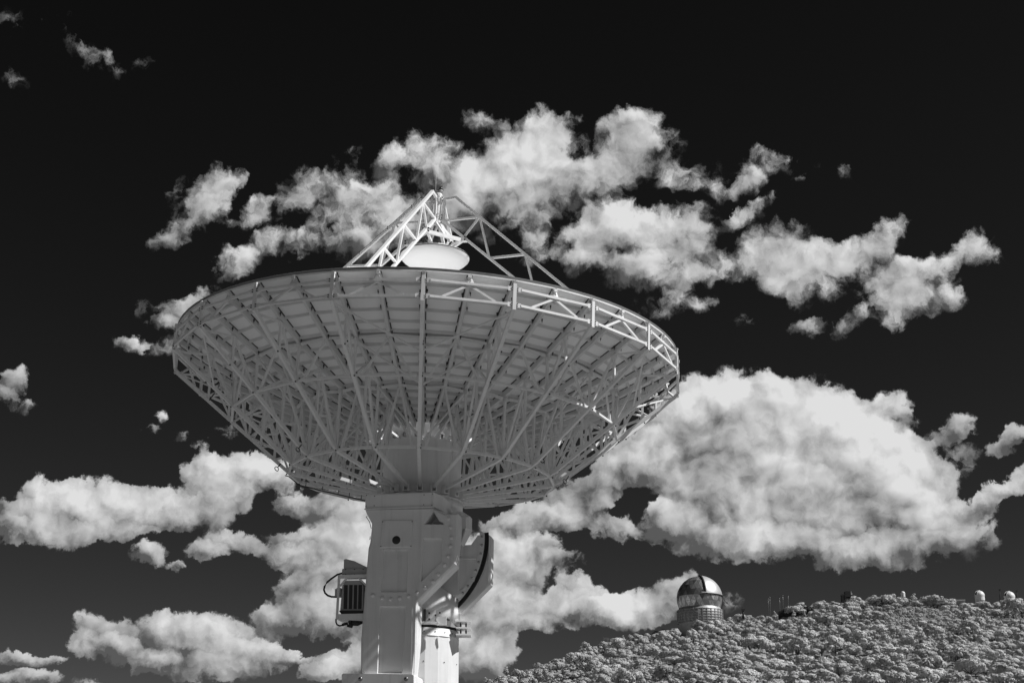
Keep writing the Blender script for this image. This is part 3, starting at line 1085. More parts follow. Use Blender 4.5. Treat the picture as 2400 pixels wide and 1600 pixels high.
hb = offset(H_TR, .022)
nb = len(hb)
m_.add([(p[0], Y0 + .06, p[1]) for p in hb] + [(p[0], Y0 + .45, p[1]) for p in hb], [(i, (i + 1) % nb, nb + (i + 1) % nb, nb + i) for i in range(nb)] + [tuple(range(nb, 2 * nb))])
arm = part(m_, "yoke_arm")
# stepped seams and flanges on the arm
m_ = MB()
acc = px_poly([(896, 1219), (968, 1218.5), (965, 1281.5), (890.5, 1283)])
fr2 = [(p[0], Y0 - .028, p[1]) for p in offset(acc, .012)]
m_.prism(fr2, [(p[0], Y0 - .002, p[1]) for p in acc])
m_.beam(at(928.5, 1285, Y0 - .012), at(930, 1311, Y0 - .012), .022, .022)
m_.m = 1
for (px_, py_) in ((897, 1222), (966, 1221.5), (963, 1279), (892.5, 1280)):
    m_.box(at(px_, py_, Y0 - .03), (.02, .014, .02))
apl = part(m_, "access_plate", [M_WHITE, M_BOLT_GAP], arm)
m_ = MB()
cx_, cz_ = W2(928.7, 1264.8, Y0 - .03)
m_.lathe([(.0, 0), (.088, 0), (.093, .006), (.093, .02)], 24, True, lambda p: Vector((cx_ + p.x, Y0 - .034 + p.z, cz_ + p.y)))
part(m_, "bearing_cap", M_GRILL, arm)
RIV = [(307, 1016), (376, 1031), (455, 1040), (520, 1031), (597, 1013), (665, 985), (735, 940), (790, 897), (838, 838), (880, 775), (902, 710), (918, 642), (924, 573), (917, 507), (895, 437)]
for (py_, px_) in RIV:
    m_ = MB()
    c = at(740 + px_ / 3.266, 1120 + py_ / 3.266, Y0)
    T_ = (lambda c: lambda p: Vector((c.x + p.x, c.y - p.z, c.z + p.y)))(c)
    m_.lathe([(.045, -.002), (.040, .02), (.024, .034), (0, .038)], 12, True, T_)
    part(m_, "rivet", M_WHITE, arm)
m_ = MB()
m_.beam(at(871, 1279.7, Y0 - .004), at(880, 1259.5 + 20, Y0 - .004), .012, .012)
for a_, b_ in (((871, 1260), (880, 1260)), ((970, 1258.5), (982, 1258.5))):
    m_.beam(at(a_[0], a_[1], Y0 - .003), at(b_[0], b_[1], Y0 - .003), .014, .014)
m_.beam(at(978, 1262, Y0 - .003), at(970, 1585, Y0 - .003), .016, .016)
m_.beam(at(968, 1290, Y0 - .003), at(963, 1585, Y0 - .003), .016, .016)
part(m_, "seam", M_WHITE, arm)
m_ = MB()
m_.tube([at(870, 1238, Y0 + .1), at(866, 1222, Y0 + .1), at(858, 1210, Y0 + .1), at(861, 1208.5, Y0 + .1)], .008, 5)
m_.tube([at(871, 1258, Y0 + .1), at(866, 1264, Y0 + .1), at(868, 1256, Y0 + .1)], .008, 5)
part(m_, "cable", M_DARK, arm)
# counterweight block at the foot of the arm
m_ = MB()
cw = px_poly([(801, 1579.5), (805, 1577), (966, 1579), (969.5, 1582), (969.5, 1660), (801, 1660)], Y0 - .12)
m_.prism([(p[0], Y0 - .12, p[1]) for p in cw], [(p[0], Y0 + .85, p[1]) for p in cw])
cwo = part(m_, "counterweight")
for (px_, py_) in ((845, 1590), (952, 1590)):
    c = at(px_, py_, Y0 - .12)
    T_ = (lambda c: lambda p: Vector((c.x + p.x, c.y - p.z, c.z + p.y)))(c)
    m_ = MB()
    m_.lathe([(.045, 0), (.045, .03), (.03, .05), (0, .052)], 14, True, T_)
    part(m_, "bolt", mat("polished_bolt", .25, .25, .9), cwo)

# gear sector on the far side of the arm
YS = 34.6
SEC = [(1060, 1277.5), (1104, 1276), (1120, 1253.7), (1146, 1252.7), (1151.5, 1257), (1149.6, 1368.5), (1080.7, 1437), (1040, 1437), (1020, 1400), (1030, 1300)]
sec2 = px_poly(SEC, YS)
m_ = MB()
m_.prism([(p[0], YS, p[1]) for p in sec2], [(p[0], YS + .22, p[1]) for p in sec2])
gs = part(m_, "gear_sector")
cen = at(928.7, 1266, YS)
ppm = FPX / (YS * CP + (cen.z - EYE) * SP)
R1 = 214 / ppm


def arcpt(r, t, y):
    return (cen.x + r * math.cos(t), y, cen.z + r * math.sin(t))


def arcband(mb, r0, r1, y0, y1, t0, t1, n=36):
    ts = np.linspace(t0, t1, n + 1)
    for u, v in zip(ts[:-1], ts[1:]):
        f = [arcpt(r0, u, y0), arcpt(r1, u, y0), arcpt(r1, v, y0), arcpt(r0, v, y0)]
        b = [arcpt(r0, u, y1), arcpt(r1, u, y1), arcpt(r1, v, y1), arcpt(r0, v, y1)]
        mb.add(f + b, [(0, 1, 2, 3), (7, 6, 5, 4), (0, 4, 5, 1), (1, 5, 6, 2), (2, 6, 7, 3), (3, 7, 4, 0)])


T0, T1 = math.radians(-47), math.radians(3.3)
m_ = MB()
arcband(m_, R1 - .145, R1 - .03, YS - .035, YS - .001, T0, T1)
rp = part(m_, "bolt_ring", M_WHITE, gs)
m_ = MB()
arcband(m_, R1 - .03, R1 + .055, YS - .02, YS - .001, T0, T1)
nt_ = 70
for i in range(nt_):
    t = T0 + (T1 - T0) * (i + .5) / nt_
    a_, b_ = arcpt(R1 + .05, t, YS - .06), arcpt(R1 + .05, t, YS - .002)
    m_.beam(a_, b_, .02, .03, (math.cos(t), 0, math.sin(t)))
part(m_, "rack", M_DARK, gs)
for i in range(9):
    m_ = MB()
    t = math.radians(-44 + i * 5.6)
    c = arcpt(R1 - .088, t, YS - .036)
    T_ = (lambda c: lambda p: Vector((c[0] + p.x, c[1] - p.z, c[2] + p.y)))(c)
    m_.lathe([(.030, 0), (.030, .012), (.016, .012), (.016, .03), (0, .03)], 12, True, T_)
    part(m_, "bolt", M_STEEL, gs)
m_ = MB()
sp = px_poly([(1072, 1307), (1118, 1307), (1119, 1340), (1112, 1362), (1080, 1386), (1072, 1388)], YS)
plate(m_, sp, [offset(sp, .03)], YS - .022, .02, .012)
part(m_, "stiffener_frame", M_WHITE, gs)
m_ = MB()
edge_ = px_poly([(1146, 1254), (1152, 1258), (1150, 1369), (1144, 1366)], YS - .06)
m_.prism([(p[0], YS - .06, p[1]) for p in edge_], [(p[0], YS + .28, p[1]) for p in edge_])
edge_ = px_poly([(1150, 1368), (1080.7, 1437), (1080.7, 1430), (1144, 1366)], YS - .06)
m_.prism([(p[0], YS - .06, p[1]) for p in edge_], [(p[0], YS + .28, p[1]) for p in edge_])
part(m_, "edge_flange", M_WHITE, gs)
# rack teeth on the arm edge
m_ = MB()
for i in range(11):
    p = at(1076.5 - .12 * i, 1246 + i * 5.6, Y0 + .5)
    m_.box(p, (.035, .2, .028))
for i in range(14):
    t = i / 13
    p = at(1047 - t * 34, 1354 + t * 34, Y0 + .55)
    m_.box(p, (.04, .2, .04))
part(m_, "rack_tooth", M_DARK, arm)
# drive motor cover
m_ = MB()
mc = px_poly([(1060, 1196), (1085, 1199), (1101, 1209), (1100.7, 1239), (1081.7, 1275), (1060, 1270)], 34.0)
mc2 = px_poly([(1060, 1204), (1080, 1206), (1092, 1213), (1092, 1236), (1076, 1270), (1060, 1266)], 33.7)
m_.prism([(p[0], 33.7, p[1]) for p in mc2], [(p[0], 34.0, p[1]) for p in mc])
m_.prism([(p[0], 34.0, p[1]) for p in mc], [(p[0], 34.3, p[1]) for p in mc])
mo = part(m_, "drive_cover")
m_ = MB()
m_.beam(at(1088, 1241, 33.72), at(1077, 1272, 33.72), .10, .05)
m_.box(at(1088, 1240, 33.68), (.025, .02, .03))
part(m_, "latch", M_GREY, mo)

# ---- pedestal tower
VIEW.pop()
at = at_straight
TXc = BASE.x
RW = 1.0
zcol0, zcol1 = 4.475 + EYE, 4.27 + EYE
m_ = MB()
vs = []
NT = 20
for zz in (0.0, zcol1 - .01):
    for i in range(NT):
        t = math.radians(-90 + 16.6 + i * 360 / NT)
        vs.append((TXc + RW * math.cos(t), BASE.y + RW * math.sin(t), zz))
m_.add(vs, [(i, (i + 1) % NT, NT + (i + 1) % NT, NT + i) for i in range(NT)] + [tuple(range(NT, 2 * NT)), tuple(range(NT - 1, -1, -1))])
m_.m = 1
for i in range(24):
    t = i * 2 * PI / 24
    m_.box((TXc + 1.003 * math.cos(t), BASE.y + 1.003 * math.sin(t), zcol0 - .12), (.02, .02, .02))
    if i % 2:
        for zz in (3.7 + EYE, 3.0 + EYE):
            m_.box((TXc + .995 * math.cos(t), BASE.y + .995 * math.sin(t), zz), (.02, .02, .02))
tw = part(m_, "pedestal_tower", [M_WHITE, M_BOLT_GAP])
Tt = lambda p: Vector((TXc + p.x, BASE.y + p.y, p.z))
m_ = MB()
m_.lathe([(0, zcol1 - .01), (1.005, zcol1 - .01), (1.005, zcol1 + .01), (1.0, zcol1 + .012), (1.0, zcol0 - .035), (.94, zcol0 - .035)], 64, True, Tt)
col_ = part(m_, "collar", M_WHITE, tw)
m_ = MB()
m_.lathe([(.93, zcol0 - .035), (.965, zcol0 - .035), (.965, zcol0 + .03), (.93, zcol0 + .03)], 64, True, Tt)
part(m_, "bearing_seal", M_DARK, tw)
# rotating turret above the bearing, with a sloping top
m_ = MB()
NTt = 40
vs = []
for i in range(NTt):
    t = i * 2 * PI / NTt
    x = TXc + 1.02 * math.cos(t)
    vs.append((x, BASE.y + 1.02 * math.sin(t), zcol0 + .03))
for i in range(NTt):
    t = i * 2 * PI / NTt
    x = TXc + 1.02 * math.cos(t)
    vs.append((x, BASE.y + 1.02 * math.sin(t), 5.22 + EYE + (-1.19 - x) * .52 - .1))
m_.add(vs, [(i, (i + 1) % NTt, NTt + (i + 1) % NTt, NTt + i) for i in range(NTt)], True)
m_.add(vs[NTt:], [tuple(range(NTt))])
m_.add(vs[:NTt], [tuple(range(NTt - 1, -1, -1))])
tu = part(m_, "turret")
# yoke supports from the turret up to the head
VIEW.append(lambda p: RY_ @ (Vector(p) - PIV) + PIV)
m_ = MB()
m_.box((TXc - .2, 35.3, 6.3 + EYE), (1.5, .9, 1.4))
m_.box((TXc + .0, 33.84, 6.25 + EYE), (1.3, .42, 1.3))
part(m_, "yoke_post")
VIEW.pop()
m_ = MB()
pj = at(1003, 1455, 33.55)
m_.box(pj + Vector((0, 0, .1)), (.32, .2, .30))
m_.box(pj + Vector((.0, -.1, -.05)), (.5, .3, .03))
m_.box(pj + Vector((.3, -.02, .0)), (.22, .2, .16))
m_.prism([at(1030, 1448, 33.6), at(1046, 1466, 33.6), at(1030, 1466, 33.6)], [at(1030, 1448, 33.63), at(1046, 1466, 33.63), at(1030, 1466, 33.63)])
gus = MB()
gus.prism([at(1058, 1456, 33.75), at(1070, 1470, 33.75), at(1056, 1468, 33.75)], [at(1058, 1456, 33.78), at(1070, 1470, 33.78), at(1056, 1468, 33.78)])
part(gus, "gusset")
m_.m = 1
m_.box(at(995.5, 1443, 33.42), (.05, .12, .3))
for (px_, py_) in ((1006, 1436), (1006, 1450), (1021, 1441), (1022, 1456), (1031, 1435)):
    m_.box(at(px_, py_, 33.43), (.035, .04, .035))
m_.tube([at(1046, 1450, 33.58), at(1054, 1451, 33.58)], .025, 8)
part(m_, "azimuth_drive", [M_WHITE, M_BOLT_GAP])
for dz in (0, 1, 2):
    m_ = MB()
    c = at(1076, 1459 + dz * 15.5, 34.3)
    m_.prism([c + Vector((-.06, -.25, 0)), c + Vector((.27, -.18, 0)), c + Vector((.27, .3, 0)), c + Vector((-.06, .3, 0))],
             [c + Vector((-.06, -.25, .028)), c + Vector((.27, -.18, .028)), c + Vector((.27, .3, .028)), c + Vector((-.06, .3, .028))])
    m_.m = 1
    if dz < 2:
        for dx in (.04, .16):
            m_.tube([c + Vector((dx, -.05, 0)), c + Vector((dx, -.05, -.15))], .014, 6)
            m_.box(c + Vector((dx, -.08, -.06)), (.04, .03, .06))
    part(m_, "bracket_plate", [M_WHITE, M_BOLT_GAP])

# ---- equipment cabinet on the left of the arm
VIEW.append(lambda p: RY_ @ (Vector(p) - PIV) + PIV)
at = yoke_at
YC = 33.05
m_ = MB()
cab = px_poly([(802, 1372), (811, 1360), (842, 1359), (851, 1370), (851, 1432), (797, 1432)], YC)
m_.prism([(p[0], YC, p[1]) for p in cab], [(p[0], YC + .6, p[1]) for p in cab])
cb = part(m_, "equipment_cabinet", M_GREY)
m_ = MB()
for a_, b_ in ((805.3, 815), (817.3, 826.3), (828.6, 837.3), (839.2, 848.4)):
    q = px_poly([(a_ + 1.2, 1370), (b_, 1370), (b_ - 1.4, 1426), (a_ - .2, 1426)], YC - .01)
    m_.prism([(p[0], YC - .012, p[1]) for p in q], [(p[0], YC - .002, p[1]) for p in q])
part(m_, "louvre", M_GRILL, cb)
m_ = MB()
b_ = px_poly([(794, 1430), (852, 1430), (852, 1436.5), (799, 1437)], YC - .05)
m_.prism([(p[0], YC - .05, p[1]) for p in b_], [(p[0], YC + .6, p[1]) for p in b_])
part(m_, "drip_tray", M_DARK, cb)
m_ = MB()
ha = px_poly([(805.5, 1333), (806, 1310.5), (811, 1309), (830, 1313.7), (860, 1328), (860, 1333)], YC)
m_.prism([(p[0], YC, p[1]) for p in ha], [(p[0], YC + .5, p[1]) for p in ha])
hb2 = px_poly([(802, 1333), (860, 1331.5), (860, 1346.5), (801, 1347)], YC - .03)
m_.prism([(p[0], YC - .03, p[1]) for p in hb2], [(p[0], YC + .55, p[1]) for p in hb2])
m_.m = 1
for x in (804, 810, 831, 851):
    m_.box(at(x, 1333.5, YC - .035), (.02, .015, .02))
    m_.box(at(x, 1345.5, YC - .035), (.018, .015, .018))
part(m_, "cowl", [M_GREY, M_BOLT_GAP], cb)
m_ = MB()
yf = YC - .06
m_.beam(at(795, 1348, yf), at(789.5, 1450, yf), .032, .05)
m_.beam(at(794, 1351, yf), at(860, 1349, yf), .05, .075)
m_.beam(at(797, 1373, yf), at(813, 1354, yf), .04, .04)
m_.beam(at(841, 1354, yf), at(857, 1370, yf), .04, .04)
q = px_poly([(789, 1438), (856, 1436.5), (856, 1453.5), (787.5, 1449.5)], yf)
m_.prism([(p[0], yf, p[1]) for p in q], [(p[0], yf + .66, p[1]) for p in q])
m_.beam(at(795, 1348, yf + .62), at(789.5, 1450, yf + .62), .032, .05)
part(m_, "support_frame")
m_ = MB()
m_.tube([at(a_, b_, YC) for a_, b_ in ((803, 1342), (790, 1346), (777, 1355), (766.5, 1363.7), (761, 1373), (759, 1381), (762, 1389), (768, 1394.5), (777, 1397.5), (790, 1398))], .022, 8)
part(m_, "cable", M_DARK)
m_ = MB()
m_.box(at(789, 1388.5, YC), (.05, .12, .16))
m_.box(at(795, 1388.5, YC + .05), (.10, .12, .2))
part(m_, "junction_box", M_GREY)
m_ = MB()
m_.tube([at(a_, b_, YC + .1) for a_, b_ in ((787.5, 1449), (787.5, 1457), (790, 1463), (796, 1465.5), (803, 1464))], .018, 8)
m_.tube([at(a_, b_, YC + .1) for a_, b_ in ((802, 1463.5), (808, 1461.5), (815, 1460))], .032, 10)
m_.tube([at(a_, b_, YC + .1) for a_, b_ in ((826, 1459), (838, 1459.5), (851, 1456))], [.06, .06, .035], 10)
m_.tube([at(820, 1454, YC + .1), at(822, 1461, YC + .1), at(822, 1468, YC + .1)], .045, 10)
m_.tube([at(814, 1465, YC + .1), at(826, 1468, YC + .1)], .03, 8)
part(m_, "hose_coupling", M_DARK)

VIEW.pop()
at = at_straight

# ------------------------------------------------------------------ things on the hilltop
M_DOMEM = mat("dome_aluminium", 0.55, 0.34, 0.85, 0.05, 0.4)
M_CLAD = mat("ribbed_cladding", 0.40, 0.5, 0.3, 0.03, 0.5)
M_DOMEW = mat("white_dome_paint", 0.78, 0.4, 0, 0.03, 0.6)
M_BLACK = mat("dark_opening", 0.02, 0.8)  # near-black colour of openings, seams, poles and the steel tower


def hill_thing(name, px, py, dist, label, cat, group=None):
    p = at_dist(px, py, dist)
    return thing(name, p, label, cat, group), p


def hpart(mb, name, m, root, parent=None):
    return mb.build(name, m, parent or root, root.location)


# large faceted observatory dome
DH = 792.0
mpp = DH / FPX / 0.985
cdm = at_dist(1639, 1403, DH)
foot = at_dist(1639, 1484, DH)
obs = thing("observatory", (cdm.x, cdm.y, foot.z), "large faceted metal observatory dome on a round ribbed drum at the hill's left shoulder", "observatory")
toc = (Vector((0, 0, EYE)) - cdm)
toc.z = 0
a_cam = math.atan2(toc.y, toc.x)                 # direction from the dome towards the camera


def dome_pt(r, lat, lon, sq=1.0):
    a = a_cam + lon
    return cdm + Vector((r * math.cos(lat) * math.cos(a), r * math.cos(lat) * math.sin(a), r * math.sin(lat) * sq))


R_D = 51.5 * mpp
m_ = MB()
m_.lathe([(49 * mpp, foot.z - 4), (49 * mpp, at_dist(1639, 1460, DH).z), (51 * mpp, at_dist(1639, 1456, DH).z), (51.5 * mpp, at_dist(1639, 1432, DH).z), (48 * mpp, at_dist(1639, 1427, DH).z), (46 * mpp, at_dist(1639, 1422, DH).z)], 64, True, lambda p: Vector((cdm.x + p.x, cdm.y + p.y, p.z)))
drum = hpart(m_, "drum_wall", M_CLAD, obs)
m_ = MB()
for py_ in (1431, 1437, 1443, 1449, 1455, 1461):
    zz = at_dist(1639, py_, DH).z
    m_.lathe([(50 * mpp, zz - .25), (52.2 * mpp, zz - .12), (52.2 * mpp, zz + .12), (50 * mpp, zz + .12)], 64, True, lambda p: Vector((cdm.x + p.x, cdm.y + p.y, p.z)))
    hpart(m_, "ring_beam", M_CLAD, obs, drum)
    m_ = MB()
for i in range(32):
    m_ = MB()
    a = i * 2 * PI / 32
    x, y = cdm.x + 52 * mpp * math.cos(a), cdm.y + 52 * mpp * math.sin(a)
    m_.beam((x, y, at_dist(1639, 1462, DH).z), (x, y, at_dist(1639, 1430, DH).z), .28, .28)
    hpart(m_, "wall_post", M_CLAD, obs, drum)
# bands of triangular mirror panels, each set at a very slightly different angle
lats = [-.42, -.17, .08, .33, .58, .83, 1.08, 1.36]
lons_n = 24
shut0, shut1 = math.radians(17), math.radians(150)
m_ = MB()
prng = random.Random(5)
for bi in range(len(lats) - 1):
    l0, l1 = lats[bi], lats[bi + 1]
    r0, r1 = R_D, R_D
    for j in range(lons_n):
        o0 = .5 * (bi % 2)
        def P_(lat, jj, off):
            p = dome_pt(R_D, lat, (jj + off) * 2 * PI / lons_n)
            return p
        o1 = .5 - o0
        up_tri = [P_(l0, j, o0), P_(l0, j + 1, o0), P_(l1, j, o1 + (1 if o0 else 0))]
        dn_tri = [P_(l1, j, o1 + (1 if o0 else 0)), P_(l0, j + 1, o0), P_(l1, j + 1, o1 + (1 if o0 else 0))]
        for tri in (up_tri, dn_tri):
            c = (tri[0] + tri[1] + tri[2]) / 3
            q = [c + (p - c) * .93 for p in tri]
            nrm = (c - cdm).normalized()
            q = [p + nrm * prng.uniform(0, .12) for p in q]
            m_.add(q, [(0, 1, 2)])
panels = hpart(m_, "dome_panels", M_DOMEM, obs)
m_ = MB()
prof_ = [((R_D - .15) * math.cos(l), (R_D - .15) * math.sin(l)) for l in np.linspace(-.45, PI / 2, 24)]
m_.lathe([(r, z) for r, z in prof_], 60, True, lambda p: cdm + p)
hpart(m_, "dome_frame", M_STEEL, obs, panels)
# smooth shutter half on the right with dark seams
m_ = MB()
nl, na = 26, 40
vs = []
for i in range(nl + 1):
    lat = .10 + (PI / 2 - .02 - .10) * i / nl
    for j in range(na + 1):
        lon = shut0 + (shut1 - shut0) * j / na
        vs.append(dome_pt(R_D + .35, lat, lon))
m_.add(vs, [(i * (na + 1) + j, i * (na + 1) + j + 1, (i + 1) * (na + 1) + j + 1, (i + 1) * (na + 1) + j) for i in range(nl) for j in range(na)], True)
sh_ = hpart(m_, "shutter", mat("shutter_metal", 0.62, 0.4, 0.45, 0.08, 0.25), obs)
m_ = MB()
m_.tube([dome_pt(R_D + .2, l, shut0 - .01) for l in np.linspace(.10, 1.53, 24)], .55, 8)
m_.tube([dome_pt(R_D + .3, .10, l) for l in np.linspace(shut0, shut1, 24)], .34, 8)
hpart(m_, "seam", M_BLACK, obs, sh_)
m_ = MB()
m_.tube([dome_pt(R_D + .5, .13, l) for l in np.linspace(shut0 - .22, shut0 + .1, 6)], .4, 6)
hpart(m_, "catwalk", M_GREY, obs, sh_)

# two small white slit domes at the right end of the ridge and one behind trees
for (px_, py_, rp_, lab, slit) in ((2296, 1395, 10.8, "left of two small white slit domes on the ridge's right end", 1),
                                  (2366, 1398, 11.8, "small white slit dome at the far right of the ridge, near a thin pole", 1),
                                  (2116, 1390, 5, "tiny round white dome among the trees on the ridge", 0)):
    o_, c_ = hill_thing("small_dome", px_, py_, 790, lab, "observatory", "small domes on the ridge")
    r_ = rp_ * 790 / FPX
    o_.location.z -= 5
    Tc = (lambda c: lambda p: c + p)(c_)
    m_ = MB()
    m_.lathe([(r_ * .98, -2.5), (r_ * .98, -r_ * .15)], 32, True, Tc)
    hpart(m_, "drum_wall", M_DOMEW, o_)
    m_ = MB()
    m_.lathe([(r_ * 1.02 * math.cos(t), r_ * 1.02 * math.sin(t)) for t in np.linspace(-.15, PI / 2, 16)], 36, True, Tc)
    dm = hpart(m_, "dome_shell", M_DOMEW, o_)
    if slit:
        m_ = MB()
        ac = math.atan2(-c_.y, -c_.x) - .75
        for j in range(14):
            t0_, t1_ = .12 + 1.35 * j / 14, .12 + 1.35 * (j + 1) / 14
            def S_(t, s_):
                rr_ = r_ * 1.05
                p = Vector((rr_ * math.cos(t) * math.cos(ac), rr_ * math.cos(t) * math.sin(ac), rr_ * math.sin(t)))
                return c_ + p + Vector((-math.sin(ac), math.cos(ac), 0)) * s_ * r_ * .26
            m_.add([S_(t0_, -1), S_(t0_, 1), S_(t1_, 1), S_(t1_, -1)], [(0, 1, 2, 3)])
        hpart(m_, "slit", M_BLACK, o_, dm)
        for sd in (-1, 1):
            m_ = MB()
            m_.tube([c_ + Vector((r_ * 1.05 * math.cos(t) * math.cos(ac), r_ * 1.05 * math.cos(t) * math.sin(ac), r_ * 1.05 * math.sin(t))) + Vector((-math.sin(ac), math.cos(ac), 0)) * sd * r_ * .27 for t in np.linspace(.1, 1.5, 14)], r_ * .04, 6)
            hpart(m_, "slit_rail", M_DOMEW, o_, dm)

# dark lattice tower with a box on top
o_, c_ = hill_thing("telescope_tower", 1984, 1415, 795, "dark steel tower with a box cabin on top, behind ridge trees", "tower")
m_ = MB()
for dx in (-4.2, -3.0, -1.2):
    m_.beam(c_ + Vector((dx * .45, 0, -3)), c_ + Vector((dx * .45, 0, 5.2)), .35, .35)
    m_.beam(c_ + Vector((dx * .45, 3, -3)), c_ + Vector((dx * .45, 3, 5.2)), .35, .35)
m_.beam(c_ + Vector((-1.9, 0, 0)), c_ + Vector((-.5, 0, 4.5)), .2, .2)
m_.beam(c_ + Vector((-1.9, 3, 3.5)), c_ + Vector((-.5, 3, 0)), .2, .2)
m_.box(c_ + Vector((-1.3, 1.5, 3.2)), (1.3, 2.6, 2.2))
hpart(m_, "steel_frame", M_BLACK, o_)
m_ = MB()
m_.box(c_ + Vector((1.2, 1.5, 5.2)), (2.9, 3.2, 3.0))
m_.prism([c_ + Vector((-.3, 0, 3.7)), c_ + Vector((3.4, 0, 3.2)), c_ + Vector((-.3, 0, 3.2))], [c_ + Vector((-.3, 3, 3.7)), c_ + Vector((3.4, 3, 3.2)), c_ + Vector((-.3, 3, 3.2))])
cbn = hpart(m_, "cabin", M_BLACK, o_)
m_ = MB()
m_.box(c_ + Vector((2.85, 1.0, 5.9)), (.35, 1.0, 1.6))
m_.box(c_ + Vector((3.2, .8, 5.4)), (.5, .6, .7))
hpart(m_, "instrument_box", M_WHITE, o_, cbn)

# thin masts
for (px_, y0_, y1_, lab) in ((1801, 1432, 1402, "thin pale mast, shorter of the pair beside the small tree"), (1805, 1438, 1398, "thin pale mast, taller of the pair beside the small tree"),
                             (1827.5, 1430, 1401, "thin pale mast at the left end of the dark bank"), (1835, 1422, 1394.5, "tallest thin mast, just left of the ridge's big tree"),
                             (1847.5, 1415, 1396, "thin dim mast touching the left edge of the ridge's big tree")):
    b_, t_ = at_dist(px_ + .8, y0_, 788), at_dist(px_ - .3, y1_, 788)
    o_ = thing("antenna_mast", b_ - Vector((0, 0, 3)), lab, "mast", "thin masts on the ridge")
    m_ = MB()
    m_.tube([b_ - Vector((0, 0, 3)), b_.lerp(t_, .5), t_], [.06, .05, .035], 6)
    hpart(m_, "pole", M_STEEL, o_)
    m_ = MB()
    m_.tube([t_ + Vector((0, 0, -.7)), t_ + Vector((0, 0, .1))], .07, 6)
    hpart(m_, "antenna_tip", M_STEEL, o_)
for (px_, y0_, y1_, w_, lab) in ((2342.5, 1402, 1379, .22, "dark pole standing between the two small white domes"), (2382, 1400, 1382, .25, "dark pole just right of the rightmost white dome"), (1741, 1436, 1426, .5, "short dark post on the tree line right of the large dome")):
    b_, t_ = at_dist(px_ + .7, y0_, 785), at_dist(px_, y1_, 785)
    o_ = thing("utility_pole", b_ - Vector((0, 0, 3)), lab, "pole")
    m_ = MB()
    m_.tube([b_ - Vector((0, 0, 3)), t_], w_, 8)
    hpart(m_, "pole", M_BLACK, o_)
    m_ = MB()
    m_.box(t_ + Vector((.1, 0, -.5)), (w_ * 3.2, w_ * 2.5, .8))
    hpart(m_, "transformer", M_BLACK, o_)
# cut bank below the ridge trees, its shade painted in as a near-black colour
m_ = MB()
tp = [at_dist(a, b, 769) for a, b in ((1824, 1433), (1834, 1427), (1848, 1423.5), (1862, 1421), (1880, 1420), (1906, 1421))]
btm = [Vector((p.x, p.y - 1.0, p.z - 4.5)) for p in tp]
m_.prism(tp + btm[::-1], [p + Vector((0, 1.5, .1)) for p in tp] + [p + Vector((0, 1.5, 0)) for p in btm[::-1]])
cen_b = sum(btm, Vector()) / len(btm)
bank = m_.build("shaded_bank", mat("bank_shade", 0.035, 0.9, 0, 0.02, .6), None, cen_b)
tag(bank, "cut bank below the big tree left on the ridge, with its shade painted dark", "rock bank")
# low white parapet wall along the road at the crest
p0, p1 = at_dist(2122, 1407, 776), at_dist(2262, 1406, 780)
o_ = thing("parapet_wall", (p0.x, p0.y, p0.z - 2), "long low pale wall running along the crest below the ridge trees", "wall")
m_ = MB()
m_.beam(p0 + Vector((0, 0, .1)), p1 + Vector((0, 0, .1)), 1.2, .5)
hpart(m_, "coping", M_DOMEW, o_)
m_ = MB()
m_.beam(p0 + Vector((0, .3, -1.3)), p1 + Vector((0, .3, -1.3)), .5, 2.4)
hpart(m_, "wall_face", M_CONC, o_)
p0 = at_dist(2116, 1402, 774)
o_ = thing("utility_hut", (p0.x, p0.y, p0.z - 3), "small square white hut at the left end of the crest wall", "hut")
m_ = MB()
m_.box(p0 + Vector((0, 0, -.8)), (2.0, 2.0, 2.6))
hpart(m_, "wall", M_DOMEW, o_)
m_ = MB()
m_.box(p0 + Vector((0, 0, .62)), (2.3, 2.3, .22))
hpart(m_, "roof", M_CONC, o_)

# ------------------------------------------------------------------ trees
nt = M_DOMEM.node_tree
ge = nt.nodes.new('ShaderNodeNewGeometry')
mr = nt.nodes.new('ShaderNodeMapRange')
mr.inputs[3].default_value = 0.20
mr.inputs[4].default_value = 0.95
nt.links.new(ge.outputs['Random Per Island'], mr.inputs[0])
nt.links.new(mr.outputs[0], nt.nodes['Principled BSDF'].inputs['Base Color'])
M_LEAF = mat("pale_foliage", 0.40, 0.7, 0, 0.0)
nt = M_LEAF.node_tree
oi = nt.nodes.new('ShaderNodeObjectInfo')
ge = nt.nodes.new('ShaderNodeNewGeometry')
mx = nt.nodes.new('ShaderNodeMath')
mx.operation = 'MULTIPLY_ADD'
nt.links.new(ge.outputs['Random Per Island'], mx.inputs[0])
mx.inputs[1].default_value = 0.12
mx.inputs[2].default_value = 0.33
m2 = nt.nodes.new('ShaderNodeMath')
m2.operation = 'MULTIPLY_ADD'
nt.links.new(oi.outputs['Random'], m2.inputs[0])
m2.inputs[1].default_value = 0.20
nt.links.new(mx.outputs[0], m2.inputs[2])
nt.links.new(m2.outputs[0], nt.nodes['Principled BSDF'].inputs['Base Color'])
M_BARK = mat("bark", 0.10, 0.9, 0, 0.03, 6)


